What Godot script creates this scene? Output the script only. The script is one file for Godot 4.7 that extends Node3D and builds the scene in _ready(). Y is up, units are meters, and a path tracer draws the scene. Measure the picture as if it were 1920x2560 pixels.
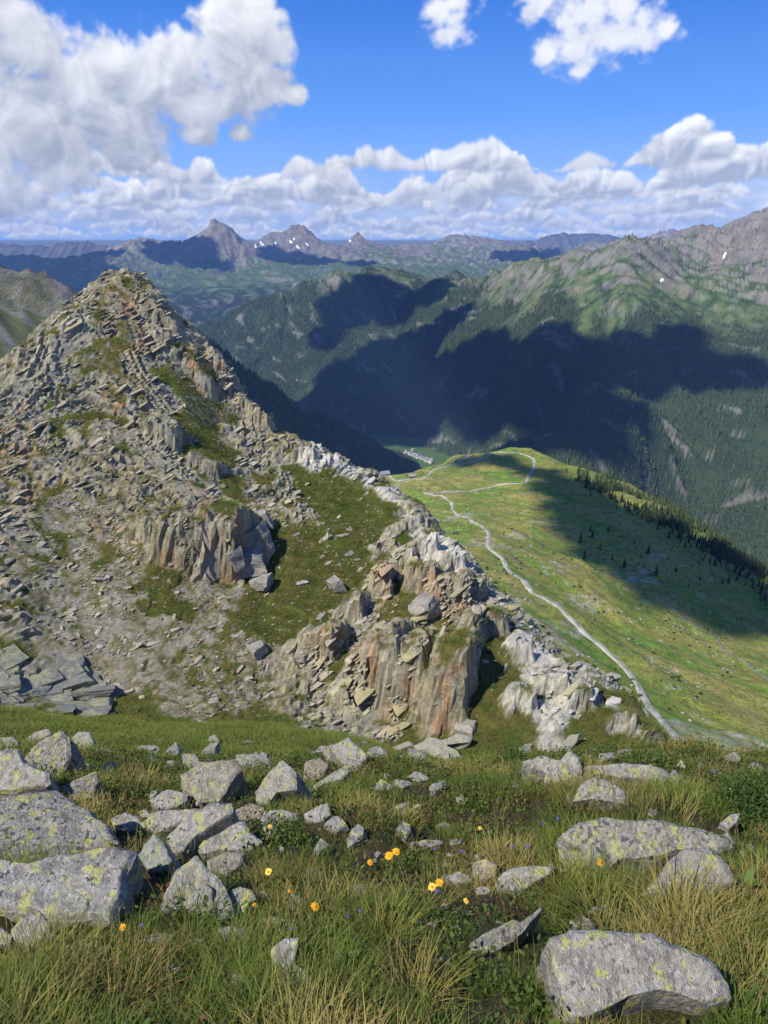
extends Node3D
# Alpine view: a grassy slope with boulders, a rocky ridge, a green spur with a track, a wooded valley and far ranges.

const F := 1795.0            # focal length of the photograph in its own pixels (1920 x 2560)
const PITCH := 20.75         # degrees below level
const EYE := Vector3(0, 1.6, 0)
const SUN_AZ := -127.0       # degrees, 0 = straight ahead, negative = left
const SUN_EL := 49.0

var nS := FastNoiseLite.new()   # single smooth octave
var nF := FastNoiseLite.new()   # fractal, five octaves
var nR := FastNoiseLite.new()   # ridged fractal
var nC := FastNoiseLite.new()   # cells
var rng := RandomNumberGenerator.new()
var M := {}
var counts := {}
var to_sun := Vector3.UP
var clock := 0

var near: Patch
var hill: Patch
var slope: Patch
var spur: Patch
var side_a: Patch
var side_b: Patch
var range_far: Patch

class Patch:
	var x0 := 0.0
	var z0 := 0.0
	var c := 1.0
	var nx := 0
	var nz := 0
	var h := PackedFloat32Array()
	func at(x: float, z: float) -> float:
		var u := clampf((x - x0) / c, 0.0, nx - 1.001)
		var v := clampf((z - z0) / c, 0.0, nz - 1.001)
		var i := int(u)
		var j := int(v)
		u -= i
		v -= j
		var k := j * nx + i
		return lerpf(lerpf(h[k], h[k + 1], u), lerpf(h[k + nx], h[k + nx + 1], u), v)
	func inside(x: float, z: float) -> bool:
		return x > x0 and z > z0 and x < x0 + c * (nx - 1) and z < z0 + c * (nz - 1)
	func normal(x: float, z: float, e := 0.0) -> Vector3:
		if e <= 0.0:
			e = c
		return Vector3(at(x - e, z) - at(x + e, z), 2.0 * e, at(x, z - e) - at(x, z + e)).normalized()

func stage(what: String) -> void:
	print("%6d ms  %s" % [Time.get_ticks_msec() - clock, what])

func par(n: int, f: Callable) -> void:
	var id := WorkerThreadPool.add_group_task(f, n, -1, true)
	WorkerThreadPool.wait_for_group_task_completion(id)

# ---- directions and positions -------------------------------------------------
func ray(px: float, py: float) -> Vector3:
	var t := deg_to_rad(PITCH)
	var vx := (px - 960.0) / F
	var vy := (1280.0 - py) / F
	return Vector3(vx, vy * cos(t) - sin(t), -vy * sin(t) - cos(t))

func pt(px: float, py: float, d: float) -> Vector3:
	var r := ray(px, py)
	return EYE + r * (d / -r.z)

func hit(p: Patch, px: float, py: float, d0: float, d1: float) -> Vector3:
	var r := ray(px, py)
	r /= -r.z
	var d := d0
	var step := (d1 - d0) / 400.0
	while d < d1:
		var q := EYE + r * d
		if p.inside(q.x, q.z) and q.y < p.at(q.x, q.z):
			var lo := d - step
			var hi := d
			for k in 12:
				var m := (lo + hi) * 0.5
				var s := EYE + r * m
				if s.y < p.at(s.x, s.z):
					hi = m
				else:
					lo = m
			return EYE + r * hi
		d += step
	return EYE + r * d1

func ease(a: float, b: float, x: float) -> float:
	return smoothstep(a, b, x)

# ---- naming -------------------------------------------------------------------
func numbered(called: String) -> String:
	counts[called] = counts.get(called, -1) + 1
	return called if counts[called] == 0 else "%s_%03d" % [called, counts[called]]

func tag(o: Node3D, label: String, category: String, group := "", kind := "") -> Node3D:
	o.set_meta("label", label)
	if category:
		o.set_meta("category", category)
	if group:
		o.set_meta("group", group)
	if kind:
		o.set_meta("kind", kind)
	return o

func put(called: String, mesh: Mesh, mat: Material, parent: Node3D = null) -> MeshInstance3D:
	var o := MeshInstance3D.new()
	o.name = numbered(called) if parent == null else called
	o.mesh = mesh
	o.material_override = mat
	if parent == null:
		add_child(o)
	else:
		parent.add_child(o, true)
	return o

func thing(called: String, at: Vector3) -> Node3D:
	var o := Node3D.new()
	o.name = numbered(called)
	add_child(o)
	o.position = at
	return o

func many(called: String, mesh: Mesh, mat: Material, where: Array, tint: PackedColorArray, parent: Node3D = null) -> MultiMeshInstance3D:
	var mm := MultiMesh.new()
	mm.transform_format = MultiMesh.TRANSFORM_3D
	mm.use_colors = true
	mm.mesh = mesh
	mm.instance_count = where.size()
	for i in where.size():
		mm.set_instance_transform(i, where[i])
		mm.set_instance_color(i, tint[i])
	var o := MultiMeshInstance3D.new()
	o.name = numbered(called) if parent == null else called
	o.multimesh = mm
	o.material_override = mat
	o.set_meta("kind", "stuff")
	if parent == null:
		add_child(o)
	else:
		parent.add_child(o, true)
	return o

# ---- scattered heights: a smooth sheet through measured points ----------------------
func fit(pts: PackedVector3Array, soft: float) -> Array:
	var n := pts.size()
	var rows: Array = []
	for i in n + 3:
		var r := PackedFloat64Array()
		r.resize(n + 4)
		if i < n:
			var p := pts[i]
			for j in n:
				var q := pts[j]
				r[j] = -sqrt((p.x - q.x) * (p.x - q.x) + (p.z - q.z) * (p.z - q.z) + soft * soft)
			r[n] = 1.0
			r[n + 1] = p.x
			r[n + 2] = p.z
			r[n + 3] = p.y
		else:
			for j in n:
				r[j] = 1.0 if i == n else (pts[j].x if i == n + 1 else pts[j].z)
		rows.append(r)
	var m := n + 3
	for k in m:
		var best := k
		for i in range(k + 1, m):
			if absf(rows[i][k]) > absf(rows[best][k]):
				best = i
		var sw: PackedFloat64Array = rows[k]
		rows[k] = rows[best]
		rows[best] = sw
		var top: PackedFloat64Array = rows[k]
		for i in range(k + 1, m):
			var r: PackedFloat64Array = rows[i]
			var f := r[k] / top[k]
			if f != 0.0:
				for j in range(k, m + 1):
					r[j] -= f * top[j]
				rows[i] = r
	var w := PackedFloat64Array()
	w.resize(m)
	for k in range(m - 1, -1, -1):
		var r: PackedFloat64Array = rows[k]
		var s := r[m]
		for j in range(k + 1, m):
			s -= r[j] * w[j]
		w[k] = s / r[k]
	return [pts, w, soft]

func make_patch(pts: PackedVector3Array, soft: float, x0: float, x1: float, z0: float, z1: float, cell: float, coarse: int) -> Patch:
	var sol := fit(pts, soft)
	var ps: PackedVector3Array = sol[0]
	var w: PackedFloat64Array = sol[1]
	var n := ps.size()
	var k := Patch.new()
	k.x0 = x0
	k.z0 = z0
	k.c = cell * coarse
	k.nx = int((x1 - x0) / k.c) + 2
	k.nz = int((z1 - z0) / k.c) + 2
	var rows: Array = []
	rows.resize(k.nz)
	par(k.nz, func(j: int):
		var out := PackedFloat32Array()
		out.resize(k.nx)
		var z := k.z0 + j * k.c
		for i in k.nx:
			var x := k.x0 + i * k.c
			var s := w[n] + w[n + 1] * x + w[n + 2] * z
			for q in n:
				var dx := x - ps[q].x
				var dz := z - ps[q].z
				s -= w[q] * sqrt(dx * dx + dz * dz + soft * soft)
			out[i] = s
		rows[j] = out)
	for r in rows:
		k.h.append_array(r)
	if coarse == 1:
		return k
	var f := Patch.new()
	f.x0 = x0
	f.z0 = z0
	f.c = cell
	f.nx = (k.nx - 1) * coarse + 1
	f.nz = (k.nz - 1) * coarse + 1
	rows.resize(f.nz)
	par(f.nz, func(j: int):
		var out := PackedFloat32Array()
		out.resize(f.nx)
		var v := float(j) / coarse
		for i in f.nx:
			# cubic (Catmull-Rom) between the coarse rows and columns
			var u := float(i) / coarse
			var iu := mini(int(u), k.nx - 2)
			var iv := mini(int(v), k.nz - 2)
			var fu := u - iu
			var fv := v - iv
			var col := [0.0, 0.0, 0.0, 0.0]
			for a in 4:
				var row := clampi(iv + a - 1, 0, k.nz - 1) * k.nx
				col[a] = cubic_interpolate(k.h[row + iu], k.h[row + iu + 1], k.h[row + maxi(iu - 1, 0)], k.h[row + mini(iu + 2, k.nx - 1)], fu)
			out[i] = cubic_interpolate(col[1], col[2], col[0], col[3], fv)
		rows[j] = out)
	for r in rows:
		f.h.append_array(r)
	return f

func reshape(p: Patch, f: Callable) -> void:
	# f(x, z, height) -> new height, for every vertex
	var rows: Array = []
	rows.resize(p.nz)
	par(p.nz, func(j: int):
		var out := PackedFloat32Array()
		out.resize(p.nx)
		for i in p.nx:
			out[i] = f.call(p.x0 + i * p.c, p.z0 + j * p.c, p.h[j * p.nx + i])
		rows[j] = out)
	p.h = PackedFloat32Array()
	for r in rows:
		p.h.append_array(r)

func sheet(p: Patch, paint: Callable, skip = null) -> ArrayMesh:
	# paint(x, z, height, normal) -> colour
	var rows: Array = []
	rows.resize(p.nz)
	par(p.nz, func(j: int):
		var vs := PackedVector3Array()
		var ns := PackedVector3Array()
		var cs := PackedColorArray()
		vs.resize(p.nx)
		ns.resize(p.nx)
		cs.resize(p.nx)
		for i in p.nx:
			var x := p.x0 + i * p.c
			var z := p.z0 + j * p.c
			var y := p.h[j * p.nx + i]
			var l := p.h[j * p.nx + maxi(i - 1, 0)]
			var r := p.h[j * p.nx + mini(i + 1, p.nx - 1)]
			var a := p.h[maxi(j - 1, 0) * p.nx + i]
			var b := p.h[mini(j + 1, p.nz - 1) * p.nx + i]
			var n := Vector3(l - r, 2.0 * p.c, a - b).normalized()
			vs[i] = Vector3(x, y, z)
			ns[i] = n
			cs[i] = paint.call(x, z, y, n)
		rows[j] = [vs, ns, cs])
	var V := PackedVector3Array()
	var N := PackedVector3Array()
	var C := PackedColorArray()
	for r in rows:
		V.append_array(r[0])
		N.append_array(r[1])
		C.append_array(r[2])
	var I := PackedInt32Array()
	var nx := p.nx
	par(p.nz - 1, func(j: int):
		var out := PackedInt32Array()
		out.resize((nx - 1) * 6)
		var n := 0
		for i in nx - 1:
			var k := j * nx + i
			if skip != null and skip.has_point(Vector2(p.x0 + (i + 0.5) * p.c, p.z0 + (j + 0.5) * p.c)):
				continue
			out[n] = k
			out[n + 1] = k + 1
			out[n + 2] = k + nx
			out[n + 3] = k + 1
			out[n + 4] = k + nx + 1
			out[n + 5] = k + nx
			n += 6
		out.resize(n)
		rows[j] = out)
	for j in p.nz - 1:
		I.append_array(rows[j])
	var arr := []
	arr.resize(Mesh.ARRAY_MAX)
	arr[Mesh.ARRAY_VERTEX] = V
	arr[Mesh.ARRAY_NORMAL] = N
	arr[Mesh.ARRAY_COLOR] = C
	arr[Mesh.ARRAY_INDEX] = I
	var m := ArrayMesh.new()
	m.add_surface_from_arrays(Mesh.PRIMITIVE_TRIANGLES, arr)
	return m

func mesh_of(V: PackedVector3Array, I: PackedInt32Array, C := PackedColorArray(), smooth := true) -> ArrayMesh:
	var arr := []
	arr.resize(Mesh.ARRAY_MAX)
	if smooth:
		var N := PackedVector3Array()
		N.resize(V.size())
		for k in range(0, I.size(), 3):
			var n := (V[I[k + 2]] - V[I[k]]).cross(V[I[k + 1]] - V[I[k]])
			N[I[k]] += n
			N[I[k + 1]] += n
			N[I[k + 2]] += n
		for k in N.size():
			N[k] = N[k].normalized()
		arr[Mesh.ARRAY_VERTEX] = V
		arr[Mesh.ARRAY_NORMAL] = N
		if C.size():
			arr[Mesh.ARRAY_COLOR] = C
		arr[Mesh.ARRAY_INDEX] = I
	else:
		var V2 := PackedVector3Array()
		var N2 := PackedVector3Array()
		var C2 := PackedColorArray()
		for k in range(0, I.size(), 3):
			var n := (V[I[k + 2]] - V[I[k]]).cross(V[I[k + 1]] - V[I[k]]).normalized()
			for q in 3:
				V2.append(V[I[k + q]])
				N2.append(n)
				if C.size():
					C2.append(C[I[k + q]])
		arr[Mesh.ARRAY_VERTEX] = V2
		arr[Mesh.ARRAY_NORMAL] = N2
		if C.size():
			arr[Mesh.ARRAY_COLOR] = C2
	var m := ArrayMesh.new()
	m.add_surface_from_arrays(Mesh.PRIMITIVE_TRIANGLES, arr)
	return m

# ---- textures and materials ------------------------------------------------------
func layer(size: int, seed_: int, freq: float, octaves := 4, kind := FastNoiseLite.TYPE_SIMPLEX_SMOOTH, fractal := FastNoiseLite.FRACTAL_FBM) -> PackedByteArray:
	var n := FastNoiseLite.new()
	n.seed = seed_
	n.noise_type = kind
	n.frequency = freq
	n.fractal_type = fractal if octaves > 1 else FastNoiseLite.FRACTAL_NONE
	n.fractal_octaves = octaves
	n.cellular_return_type = FastNoiseLite.RETURN_DISTANCE
	var im := n.get_seamless_image(size, size, false, false, 0.06, true)
	im.convert(Image.FORMAT_L8)
	return im.get_data()

func picture(size: int, f: Callable) -> ImageTexture:
	# f(index) -> Vector3 of linear colour
	var rows: Array = []
	rows.resize(size)
	par(size, func(j: int):
		var b := PackedByteArray()
		b.resize(size * 3)
		for i in size:
			var v: Vector3 = f.call(j * size + i)
			var c := Color(v.x, v.y, v.z).clamp().linear_to_srgb()
			b[i * 3] = int(c.r * 255.0)
			b[i * 3 + 1] = int(c.g * 255.0)
			b[i * 3 + 2] = int(c.b * 255.0)
		rows[j] = b)
	var all := PackedByteArray()
	for r in rows:
		all.append_array(r)
	return ImageTexture.create_from_image(Image.create_from_data(size, size, false, Image.FORMAT_RGB8, all))

func grey(size: int, bytes: PackedByteArray) -> ImageTexture:
	return ImageTexture.create_from_image(Image.create_from_data(size, size, false, Image.FORMAT_L8, bytes))

func surface_mat(called: String, tex: Texture2D, metres: float, bump: Texture2D = null, bump_cm := 1.0, rough := 0.92) -> StandardMaterial3D:
	var m := StandardMaterial3D.new()
	m.resource_name = called
	m.albedo_texture = tex
	m.vertex_color_use_as_albedo = true
	m.roughness = rough
	m.metallic_specular = 0.25
	m.uv1_triplanar = true
	m.uv1_world_triplanar = true
	m.uv1_scale = Vector3.ONE / metres
	m.uv1_triplanar_sharpness = 3.0
	if bump:
		m.heightmap_enabled = true
		m.heightmap_texture = bump
		m.heightmap_scale = bump_cm
	return m

func plain_mat(called: String, c: Color, rough := 0.9, back := 0.0) -> StandardMaterial3D:
	# c holds linear values
	var m := StandardMaterial3D.new()
	m.resource_name = called
	m.albedo_color = c.linear_to_srgb()
	m.vertex_color_use_as_albedo = true
	m.roughness = rough
	m.metallic_specular = 0.2
	if back > 0.0:
		m.backlight_enabled = true
		m.backlight = Color(back, back, back * 0.8).linear_to_srgb()
	return m

func make_materials() -> void:
	var S := 1024
	var a := layer(S, 11, 0.006, 6)
	var b := layer(S, 12, 0.03, 4)
	var g := layer(S, 13, 0.16, 2)
	var r := layer(S, 14, 0.012, 5, FastNoiseLite.TYPE_SIMPLEX_SMOOTH, FastNoiseLite.FRACTAL_RIDGED)
	var l1 := layer(S, 15, 0.008, 3)
	var l2 := layer(S, 16, 0.02, 5)
	stage("noise layers")
	# neutral stone: grain, veins and blotches round a mean of about 0.8
	var stone := picture(S, func(i: int) -> Vector3:
		var v := 0.80 + (a[i] - 128.0) / 255.0 * 0.45 + (b[i] - 128.0) / 255.0 * 0.35 + (g[i] - 128.0) / 255.0 * 0.30
		var vein := smoothstep(205.0, 245.0, r[i])
		v *= 1.0 - 0.45 * vein
		var warm := (l1[i] - 128.0) / 255.0
		return Vector3(v * (1.0 + 0.16 * warm), v, v * (1.0 - 0.20 * warm)))
	# grey gneiss with map lichen, pale crusts and black crusts
	var lichen := func(amount: float, black: float, tone: Vector3):
		return picture(S, func(i: int) -> Vector3:
			var v := 0.80 + (a[i] - 128.0) / 255.0 * 0.7 + (b[i] - 128.0) / 255.0 * 0.45 + (g[i] - 128.0) / 255.0 * 0.65
			v *= 1.0 - 0.5 * smoothstep(200.0, 240.0, r[i])
			var c := tone * v
			var grain := (g[i] - 128.0) / 255.0
			var pale := smoothstep(150.0, 175.0, b[i] * 0.55 + l2[i] * 0.45 + grain * 30.0)
			c = c.lerp(Vector3(0.52, 0.51, 0.46) * (0.9 + grain * 0.6), pale * 0.45)
			var yl := smoothstep(lerpf(200.0, 140.0, amount), lerpf(208.0, 150.0, amount), l1[i] * 0.75 + l2[i] * 0.25 + grain * 60.0)
			c = c.lerp(Vector3(0.40, 0.42, 0.13) * (0.85 + grain * 0.9), yl * 0.85)
			var bl := smoothstep(lerpf(205.0, 148.0, black), lerpf(212.0, 156.0, black), l2[i] * 0.55 + a[i] * 0.45 + grain * 60.0)
			c = c.lerp(Vector3(0.045, 0.045, 0.045), bl * 0.9)
			return c)
	var turf := picture(S, func(i: int) -> Vector3:
		var v := 0.78 + (b[i] - 128.0) / 255.0 * 0.7 + (g[i] - 128.0) / 255.0 * 0.8 + (a[i] - 128.0) / 255.0 * 0.4
		var y := (l2[i] - 128.0) / 255.0
		return Vector3(v * (1.0 + 0.5 * y), v * (1.0 + 0.12 * y), v * (1.0 - 0.25 * y)))
	var rough := PackedByteArray()
	rough.resize(S * S)
	for i in S * S:
		rough[i] = clampi(int(a[i] * 0.35 + b[i] * 0.3 + g[i] * 0.25 - maxf(0.0, r[i] - 190.0) * 1.2 + 20.0), 0, 255)
	var bump := grey(S, rough)
	stage("pictures")
	M.ridge = surface_mat("ridge rock and turf", stone, 3.1, bump, 22.0)
	M.stone = surface_mat("stone", stone, 1.7, bump, 7.0)
	M.soil = surface_mat("soil and turf", turf, 0.9, bump, 3.0)
	M.turf_far = surface_mat("hill turf", turf, 70.0, bump, 160.0)
	M.far = surface_mat("mountain", stone, 310.0, bump, 1500.0)
	M.far_big = surface_mat("far mountain", stone, 900.0, bump, 4000.0)
	M.lichen = surface_mat("lichened gneiss", lichen.call(0.62, 0.45, Vector3(0.29, 0.285, 0.26)), 1.1, bump, 2.2)
	M.gneiss = surface_mat("grey gneiss", lichen.call(0.40, 0.40, Vector3(0.28, 0.275, 0.255)), 0.9, bump, 2.0)
	M.dark_lichen = surface_mat("gneiss with black crusts", lichen.call(0.66, 0.85, Vector3(0.30, 0.295, 0.27)), 0.8, bump, 2.2)
	M.track = surface_mat("gravel track", stone, 4.0, bump, 4.0)
	M.blade = plain_mat("grass blade", Color(1, 1, 1), 0.7, 0.5)
	M.leaf = plain_mat("leaf", Color(1, 1, 1), 0.6, 0.3)
	M.needle = plain_mat("needles", Color(1, 1, 1), 0.95)
	M.bark = plain_mat("bark", Color(0.10, 0.075, 0.055), 0.95)
	M.cloud = plain_mat("cloud", Color(0.9, 0.9, 0.9), 1.0)
	M.petal = plain_mat("petal", Color(0.78, 0.40, 0.02), 0.6, 0.4)
	M.pale_petal = plain_mat("pale petal", Color(0.78, 0.58, 0.10), 0.6, 0.4)
	M.disc = plain_mat("flower disc", Color(0.62, 0.26, 0.015), 0.8)
	M.violet = plain_mat("violet petal", Color(0.12, 0.08, 0.45), 0.6, 0.3)
	M.stem = plain_mat("stem", Color(0.10, 0.16, 0.04), 0.7, 0.3)
	M.wall = plain_mat("render wall", Color(0.62, 0.60, 0.56))
	M.timber = plain_mat("timber wall", Color(0.20, 0.13, 0.08))
	M.roof = plain_mat("grey roof", Color(0.24, 0.24, 0.26), 0.6)
	M.glass = plain_mat("window glass", Color(0.04, 0.05, 0.06), 0.15)
	M.snow = plain_mat("snow", Color(0.85, 0.86, 0.88), 0.8)
	M.water = plain_mat("stream water", Color(0.20, 0.23, 0.24), 0.2)

# ---- sky ---------------------------------------------------------------------------
var thin: Array = []      # wisps
var puffs: Array = []     # [azimuth, elevation, radius] in degrees: the single big clouds

func sky_coords(px: float, py: float) -> Vector2:
	var r := ray(px, py).normalized()
	return Vector2(rad_to_deg(atan2(r.x, -r.z)), rad_to_deg(asin(r.y)))

func bumps(x: float, y: float, s: float) -> float:
	# rounded heads on heads, as cumulus grows
	var wx := x + nS.get_noise_2d(x * 0.5 / s + 7.0, y * 0.5 / s) * s * 0.55
	var wy := y + nS.get_noise_2d(x * 0.5 / s, y * 0.5 / s + 31.0) * s * 0.55
	var t := 0.0
	var a := 0.55
	var q := s
	for k in (4 if s > 1.0 else 3):
		var c := nC.get_noise_2d(wx / q + k * 19.0, wy / q)     # -1 at a head's middle
		t -= a * c
		a *= 0.5
		q *= 0.47
	return t - (0.62 if s > 1.0 else 0.58)

func blob(az: float, el: float, list: Array) -> float:
	var best := -9.0
	for b in list:
		if absf(az - b[0]) > b[2] * 1.9 or absf(el - b[1]) > b[2] * 1.9:
			continue
		var dx: float = (az - b[0]) / b[2]
		var dy: float = (el - b[1]) / (b[2] * (0.62 if el < b[1] else 1.0))
		var v := 1.0 - sqrt(dx * dx + dy * dy)
		best = maxf(best, v) + maxf(0.0, 0.25 - absf(best - v)) * 0.3
	return best

func sky_color(az: float, el: float) -> Vector3:
	var e := maxf(el, 0.0)
	var c := Vector3(0.26, 0.43, 0.80).lerp(Vector3(0.115, 0.300, 0.76), smoothstep(2.0, 9.0, e))
	c = c.lerp(Vector3(0.032, 0.150, 0.55), smoothstep(6.0, 17.0, e))
	c = c.lerp(Vector3(0.022, 0.100, 0.40), smoothstep(20.0, 80.0, e))
	if el > 60.0:
		return c
	var waz := deg_to_rad(az)
	# far thin cloud in which the lowest rows stand
	var veil := smoothstep(4.6, 2.2, el + nF.get_noise_2d(az * 0.22, el * 0.4) * 1.5) * smoothstep(-0.2, 1.1, el + nF.get_noise_2d(az * 0.15 + 30.0, el * 0.5) * 1.1)
	c = c.lerp(Vector3(0.50, 0.57, 0.71) * (1.0 + nF.get_noise_2d(az * 0.5, el * 1.0) * 0.3), veil * 0.8)
	# the bank: rows of cumulus, the farthest (lowest, smallest) first
	for k in 7:
		var s := 0.62 + 0.27 * k
		var slow := nS.get_noise_3d(cos(waz) * 57.0 / (s * 9.0), sin(waz) * 57.0 / (s * 9.0), k * 3.3 + 40.0)
		var base := 0.25 + 0.36 * k + 0.045 * k * k + slow * (0.15 + 0.17 * k)
		var tall := 0.50 + 0.27 * k
		if el < base - 1.0 or el > base + tall * 2.4 + 1.0:
			continue
		var roll := nS.get_noise_3d(cos(waz) * 57.0 / (s * 3.8), sin(waz) * 57.0 / (s * 3.8), k * 5.7)
		var roll2 := nS.get_noise_3d(cos(waz) * 57.0 / (s * 1.5), sin(waz) * 57.0 / (s * 1.5), k * 9.1 + 3.0)
		var top := base + tall * (0.85 + 0.95 * roll + 0.50 * roll2)
		var bottom := base - 0.1 + 0.35 * nF.get_noise_2d(az / s * 0.5, k * 3.0)
		var up := (top - el) / s
		var down := (el - bottom) / (s * 0.45)
		var x := az + 400.0 + k * 37.0
		var b := bumps(x, el, s)
		var d := minf(up, down) + b * 0.60
		var alpha := smoothstep(0.0, 0.16 if up < down else 0.5, d) * 0.97
		if alpha <= 0.0:
			continue
		var b2 := bumps(x - s * 0.14, el + s * 0.18, s)
		var lit := clampf(0.62 + (b - b2) * 1.35 - smoothstep(0.10, 1.0, up) * 0.68 + 0.25 * roll2 + 0.15 * roll, 0.0, 1.0)
		var far := exp(-k * 0.33)
		var col := Vector3(0.30, 0.34, 0.435).lerp(Vector3(0.80, 0.81, 0.83), lit)
		col = col.lerp(Vector3(0.48, 0.55, 0.70).lerp(Vector3(0.95, 0.94, 0.92), lit), far * 0.7)
		c = c.lerp(col, alpha)
	var w := blob(az, el, thin)
	if w > -0.9:
		var x := az + 700.0
		var b := bumps(x, el, 1.5) * 0.7 + bumps(x, el + 40.0, 0.6) * 0.35 + nF.get_noise_2d(az * 0.55, el * 0.8) * 1.0
		var d := w * 1.6 + b - 0.05
		var alpha := smoothstep(-0.1, 1.15, d)
		if alpha > 0.0:
			var b2 := bumps(x - 0.25, el + 0.3, 1.5) * 0.7
			var lit := clampf(0.55 + (bumps(x, el, 1.5) * 0.7 - b2) * 0.6 + (w - blob(az, el + 1.2, thin)) * 0.3, 0.0, 1.0)
			c = c.lerp(Vector3(0.42, 0.47, 0.57).lerp(Vector3(0.80, 0.80, 0.82), lit), alpha * 0.95)
	# scattered larger clouds
	var v := blob(az, el, puffs)
	if v > -0.9:
		var s := 2.3
		var x := az + 400.0
		var ragged := bumps(x + 50.0, el, 0.85) * 0.40 + nF.get_noise_2d(az * 0.9, el * 0.9) * 0.35
		var b := bumps(x, el, s) + bumps(x + 90.0, el, s * 2.4) * 0.45
		var d := v * 1.55 + b * 0.70 + ragged * smoothstep(1.0, 0.2, v)
		var alpha := smoothstep(-0.05, 0.62, d)
		if alpha > 0.0:
			var b2 := bumps(x - s * 0.2, el + s * 0.2, s) + bumps(x - s * 0.35 + 90.0, el + s * 0.4, s * 2.4) * 0.45
			var v2 := blob(az - 0.5, el + 2.2, puffs)
			var r1 := bumps(x + 50.0 - 0.12, el + 0.14, 0.85) * 0.40
			var r0 := bumps(x + 50.0, el, 0.85) * 0.40
			var lit := clampf(0.30 + (b - b2) * 0.60 + (r0 - r1) * 0.5 + clampf(v - v2, -0.6, 0.8) * 0.55 - 0.10 * smoothstep(0.5, 1.3, d) + nF.get_noise_2d(az * 0.12, el * 0.2) * 0.22, 0.0, 1.0)
			c = c.lerp(Vector3(0.30, 0.335, 0.42).lerp(Vector3(0.80, 0.80, 0.82), lit), alpha * 0.97)
	return c

func make_sky() -> Sky:
	for b in [[590, 150, 135], [450, 130, 75], [270, 150, 85], [70, 120, 120], [90, 300, 170], [300, 300, 150], [490, 270, 110], [610, 240, 110], [690, 225, 70], [740, 240, 40], [680, 120, 70], [640, 40, 85], [560, 60, 90], [200, 230, 130], [400, 210, 130], [-60, 30, 120],
			[150, 420, 120], [330, 380, 110], [-40, 470, 150], [500, 335, 60], [600, 335, 38], 
			[-330, 100, 220], [-700, -300, 300], [1300, -420, 200], [2350, -150, 180], [2600, 120, 120], [700, -600, 160]]:
		var q := sky_coords(b[0], b[1])
		puffs.append([q.x, q.y, b[2] / F * 57.3 * 0.80])
	for b in [[1110, 40, 62], [1130, 85, 55], [1140, 10, 60], [1480, 40, 95], [1530, 100, 90], [1450, 125, 75], [1375, 137, 56], [1420, 125, 60], [1600, 85, 70], [1660, 80, 44], [1350, 0, 75], [1450, 185, 36], [1400, 50, 40], [1560, 30, 70]]:
		var q := sky_coords(b[0], b[1])
		thin.append([q.x, q.y, b[2] / F * 57.3 * 0.9])
	var r := RandomNumberGenerator.new()
	r.seed = 77
	for k in 26:
		var az := r.randf_range(50.0, 310.0)
		var el := r.randf_range(8.0, 45.0)
		for q in 5:
			var a2 := az + r.randf_range(-9.0, 9.0)
			puffs.append([a2 if a2 < 180.0 else a2 - 360.0, el + r.randf_range(-2.0, 3.5), r.randf_range(2.5, 6.0)])
	var W := 4096
	var H := 2048
	var low := 8          # outside the view the same sky is computed on a coarser grid
	var rows: Array = []
	rows.resize(H / 2 / low)
	par(rows.size(), func(j: int):
		var b := PackedFloat32Array()
		b.resize(W / low * 3)
		var el := 90.0 - (j * low + low * 0.5) / H * 180.0
		for i in W / low:
			var v := sky_color((i * low + low * 0.5) / W * 360.0 - 180.0, el)
			b[i * 3] = v.x
			b[i * 3 + 1] = v.y
			b[i * 3 + 2] = v.z
		rows[j] = b)
	var all := PackedFloat32Array()
	for q in rows:
		all.append_array(q)
	var top := Image.create_from_data(W / low, H / 2 / low, false, Image.FORMAT_RGBF, all.to_byte_array())
	top.resize(W, H / 2, Image.INTERPOLATE_BILINEAR)
	var x0 := int((180.0 - 37.0) / 360.0 * W)
	var x1 := int((180.0 + 37.0) / 360.0 * W)
	var y0 := int((90.0 - 17.0) / 180.0 * H)
	rows.resize(H / 2 - y0)
	par(rows.size(), func(j: int):
		var b := PackedFloat32Array()
		b.resize((x1 - x0) * 3)
		var el := 90.0 - (y0 + j + 0.5) / H * 180.0
		for i in x1 - x0:
			var v := sky_color((x0 + i + 0.5) / W * 360.0 - 180.0, el)
			b[i * 3] = v.x
			b[i * 3 + 1] = v.y
			b[i * 3 + 2] = v.z
		rows[j] = b)
	all = PackedFloat32Array()
	for q in rows:
		all.append_array(q)
	var view := Image.create_from_data(x1 - x0, H / 2 - y0, false, Image.FORMAT_RGBF, all.to_byte_array())
	top.blit_rect(view, Rect2i(0, 0, x1 - x0, H / 2 - y0), Vector2i(x0, y0))
	var im := Image.create(W, H, false, Image.FORMAT_RGBF)
	im.fill(Color(0.16, 0.19, 0.22))
	# straight ahead (-z) lies at the picture's left and right edge
	im.blit_rect(top, Rect2i(W / 2, 0, W / 2, H / 2), Vector2i.ZERO)
	im.blit_rect(top, Rect2i(0, 0, W / 2, H / 2), Vector2i(W / 2, 0))
	var m := PanoramaSkyMaterial.new()
	m.panorama = ImageTexture.create_from_image(im)
	var s := Sky.new()
	s.sky_material = m
	return s

# ---- terrain -------------------------------------------------------------------------
func points(list: Array) -> PackedVector3Array:
	var out := PackedVector3Array()
	for q in list:
		out.append(pt(q[0], q[1], q[2]))
	return out

func away(crest: PackedVector3Array, steps: Array) -> PackedVector3Array:
	# ground that falls off behind a crest
	var out := PackedVector3Array()
	for p in crest:
		var d := Vector3(p.x, 0, p.z).normalized()
		for s in steps:
			out.append(p + d * float(s[0]) + Vector3.DOWN * float(s[1]))
	return out

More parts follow.
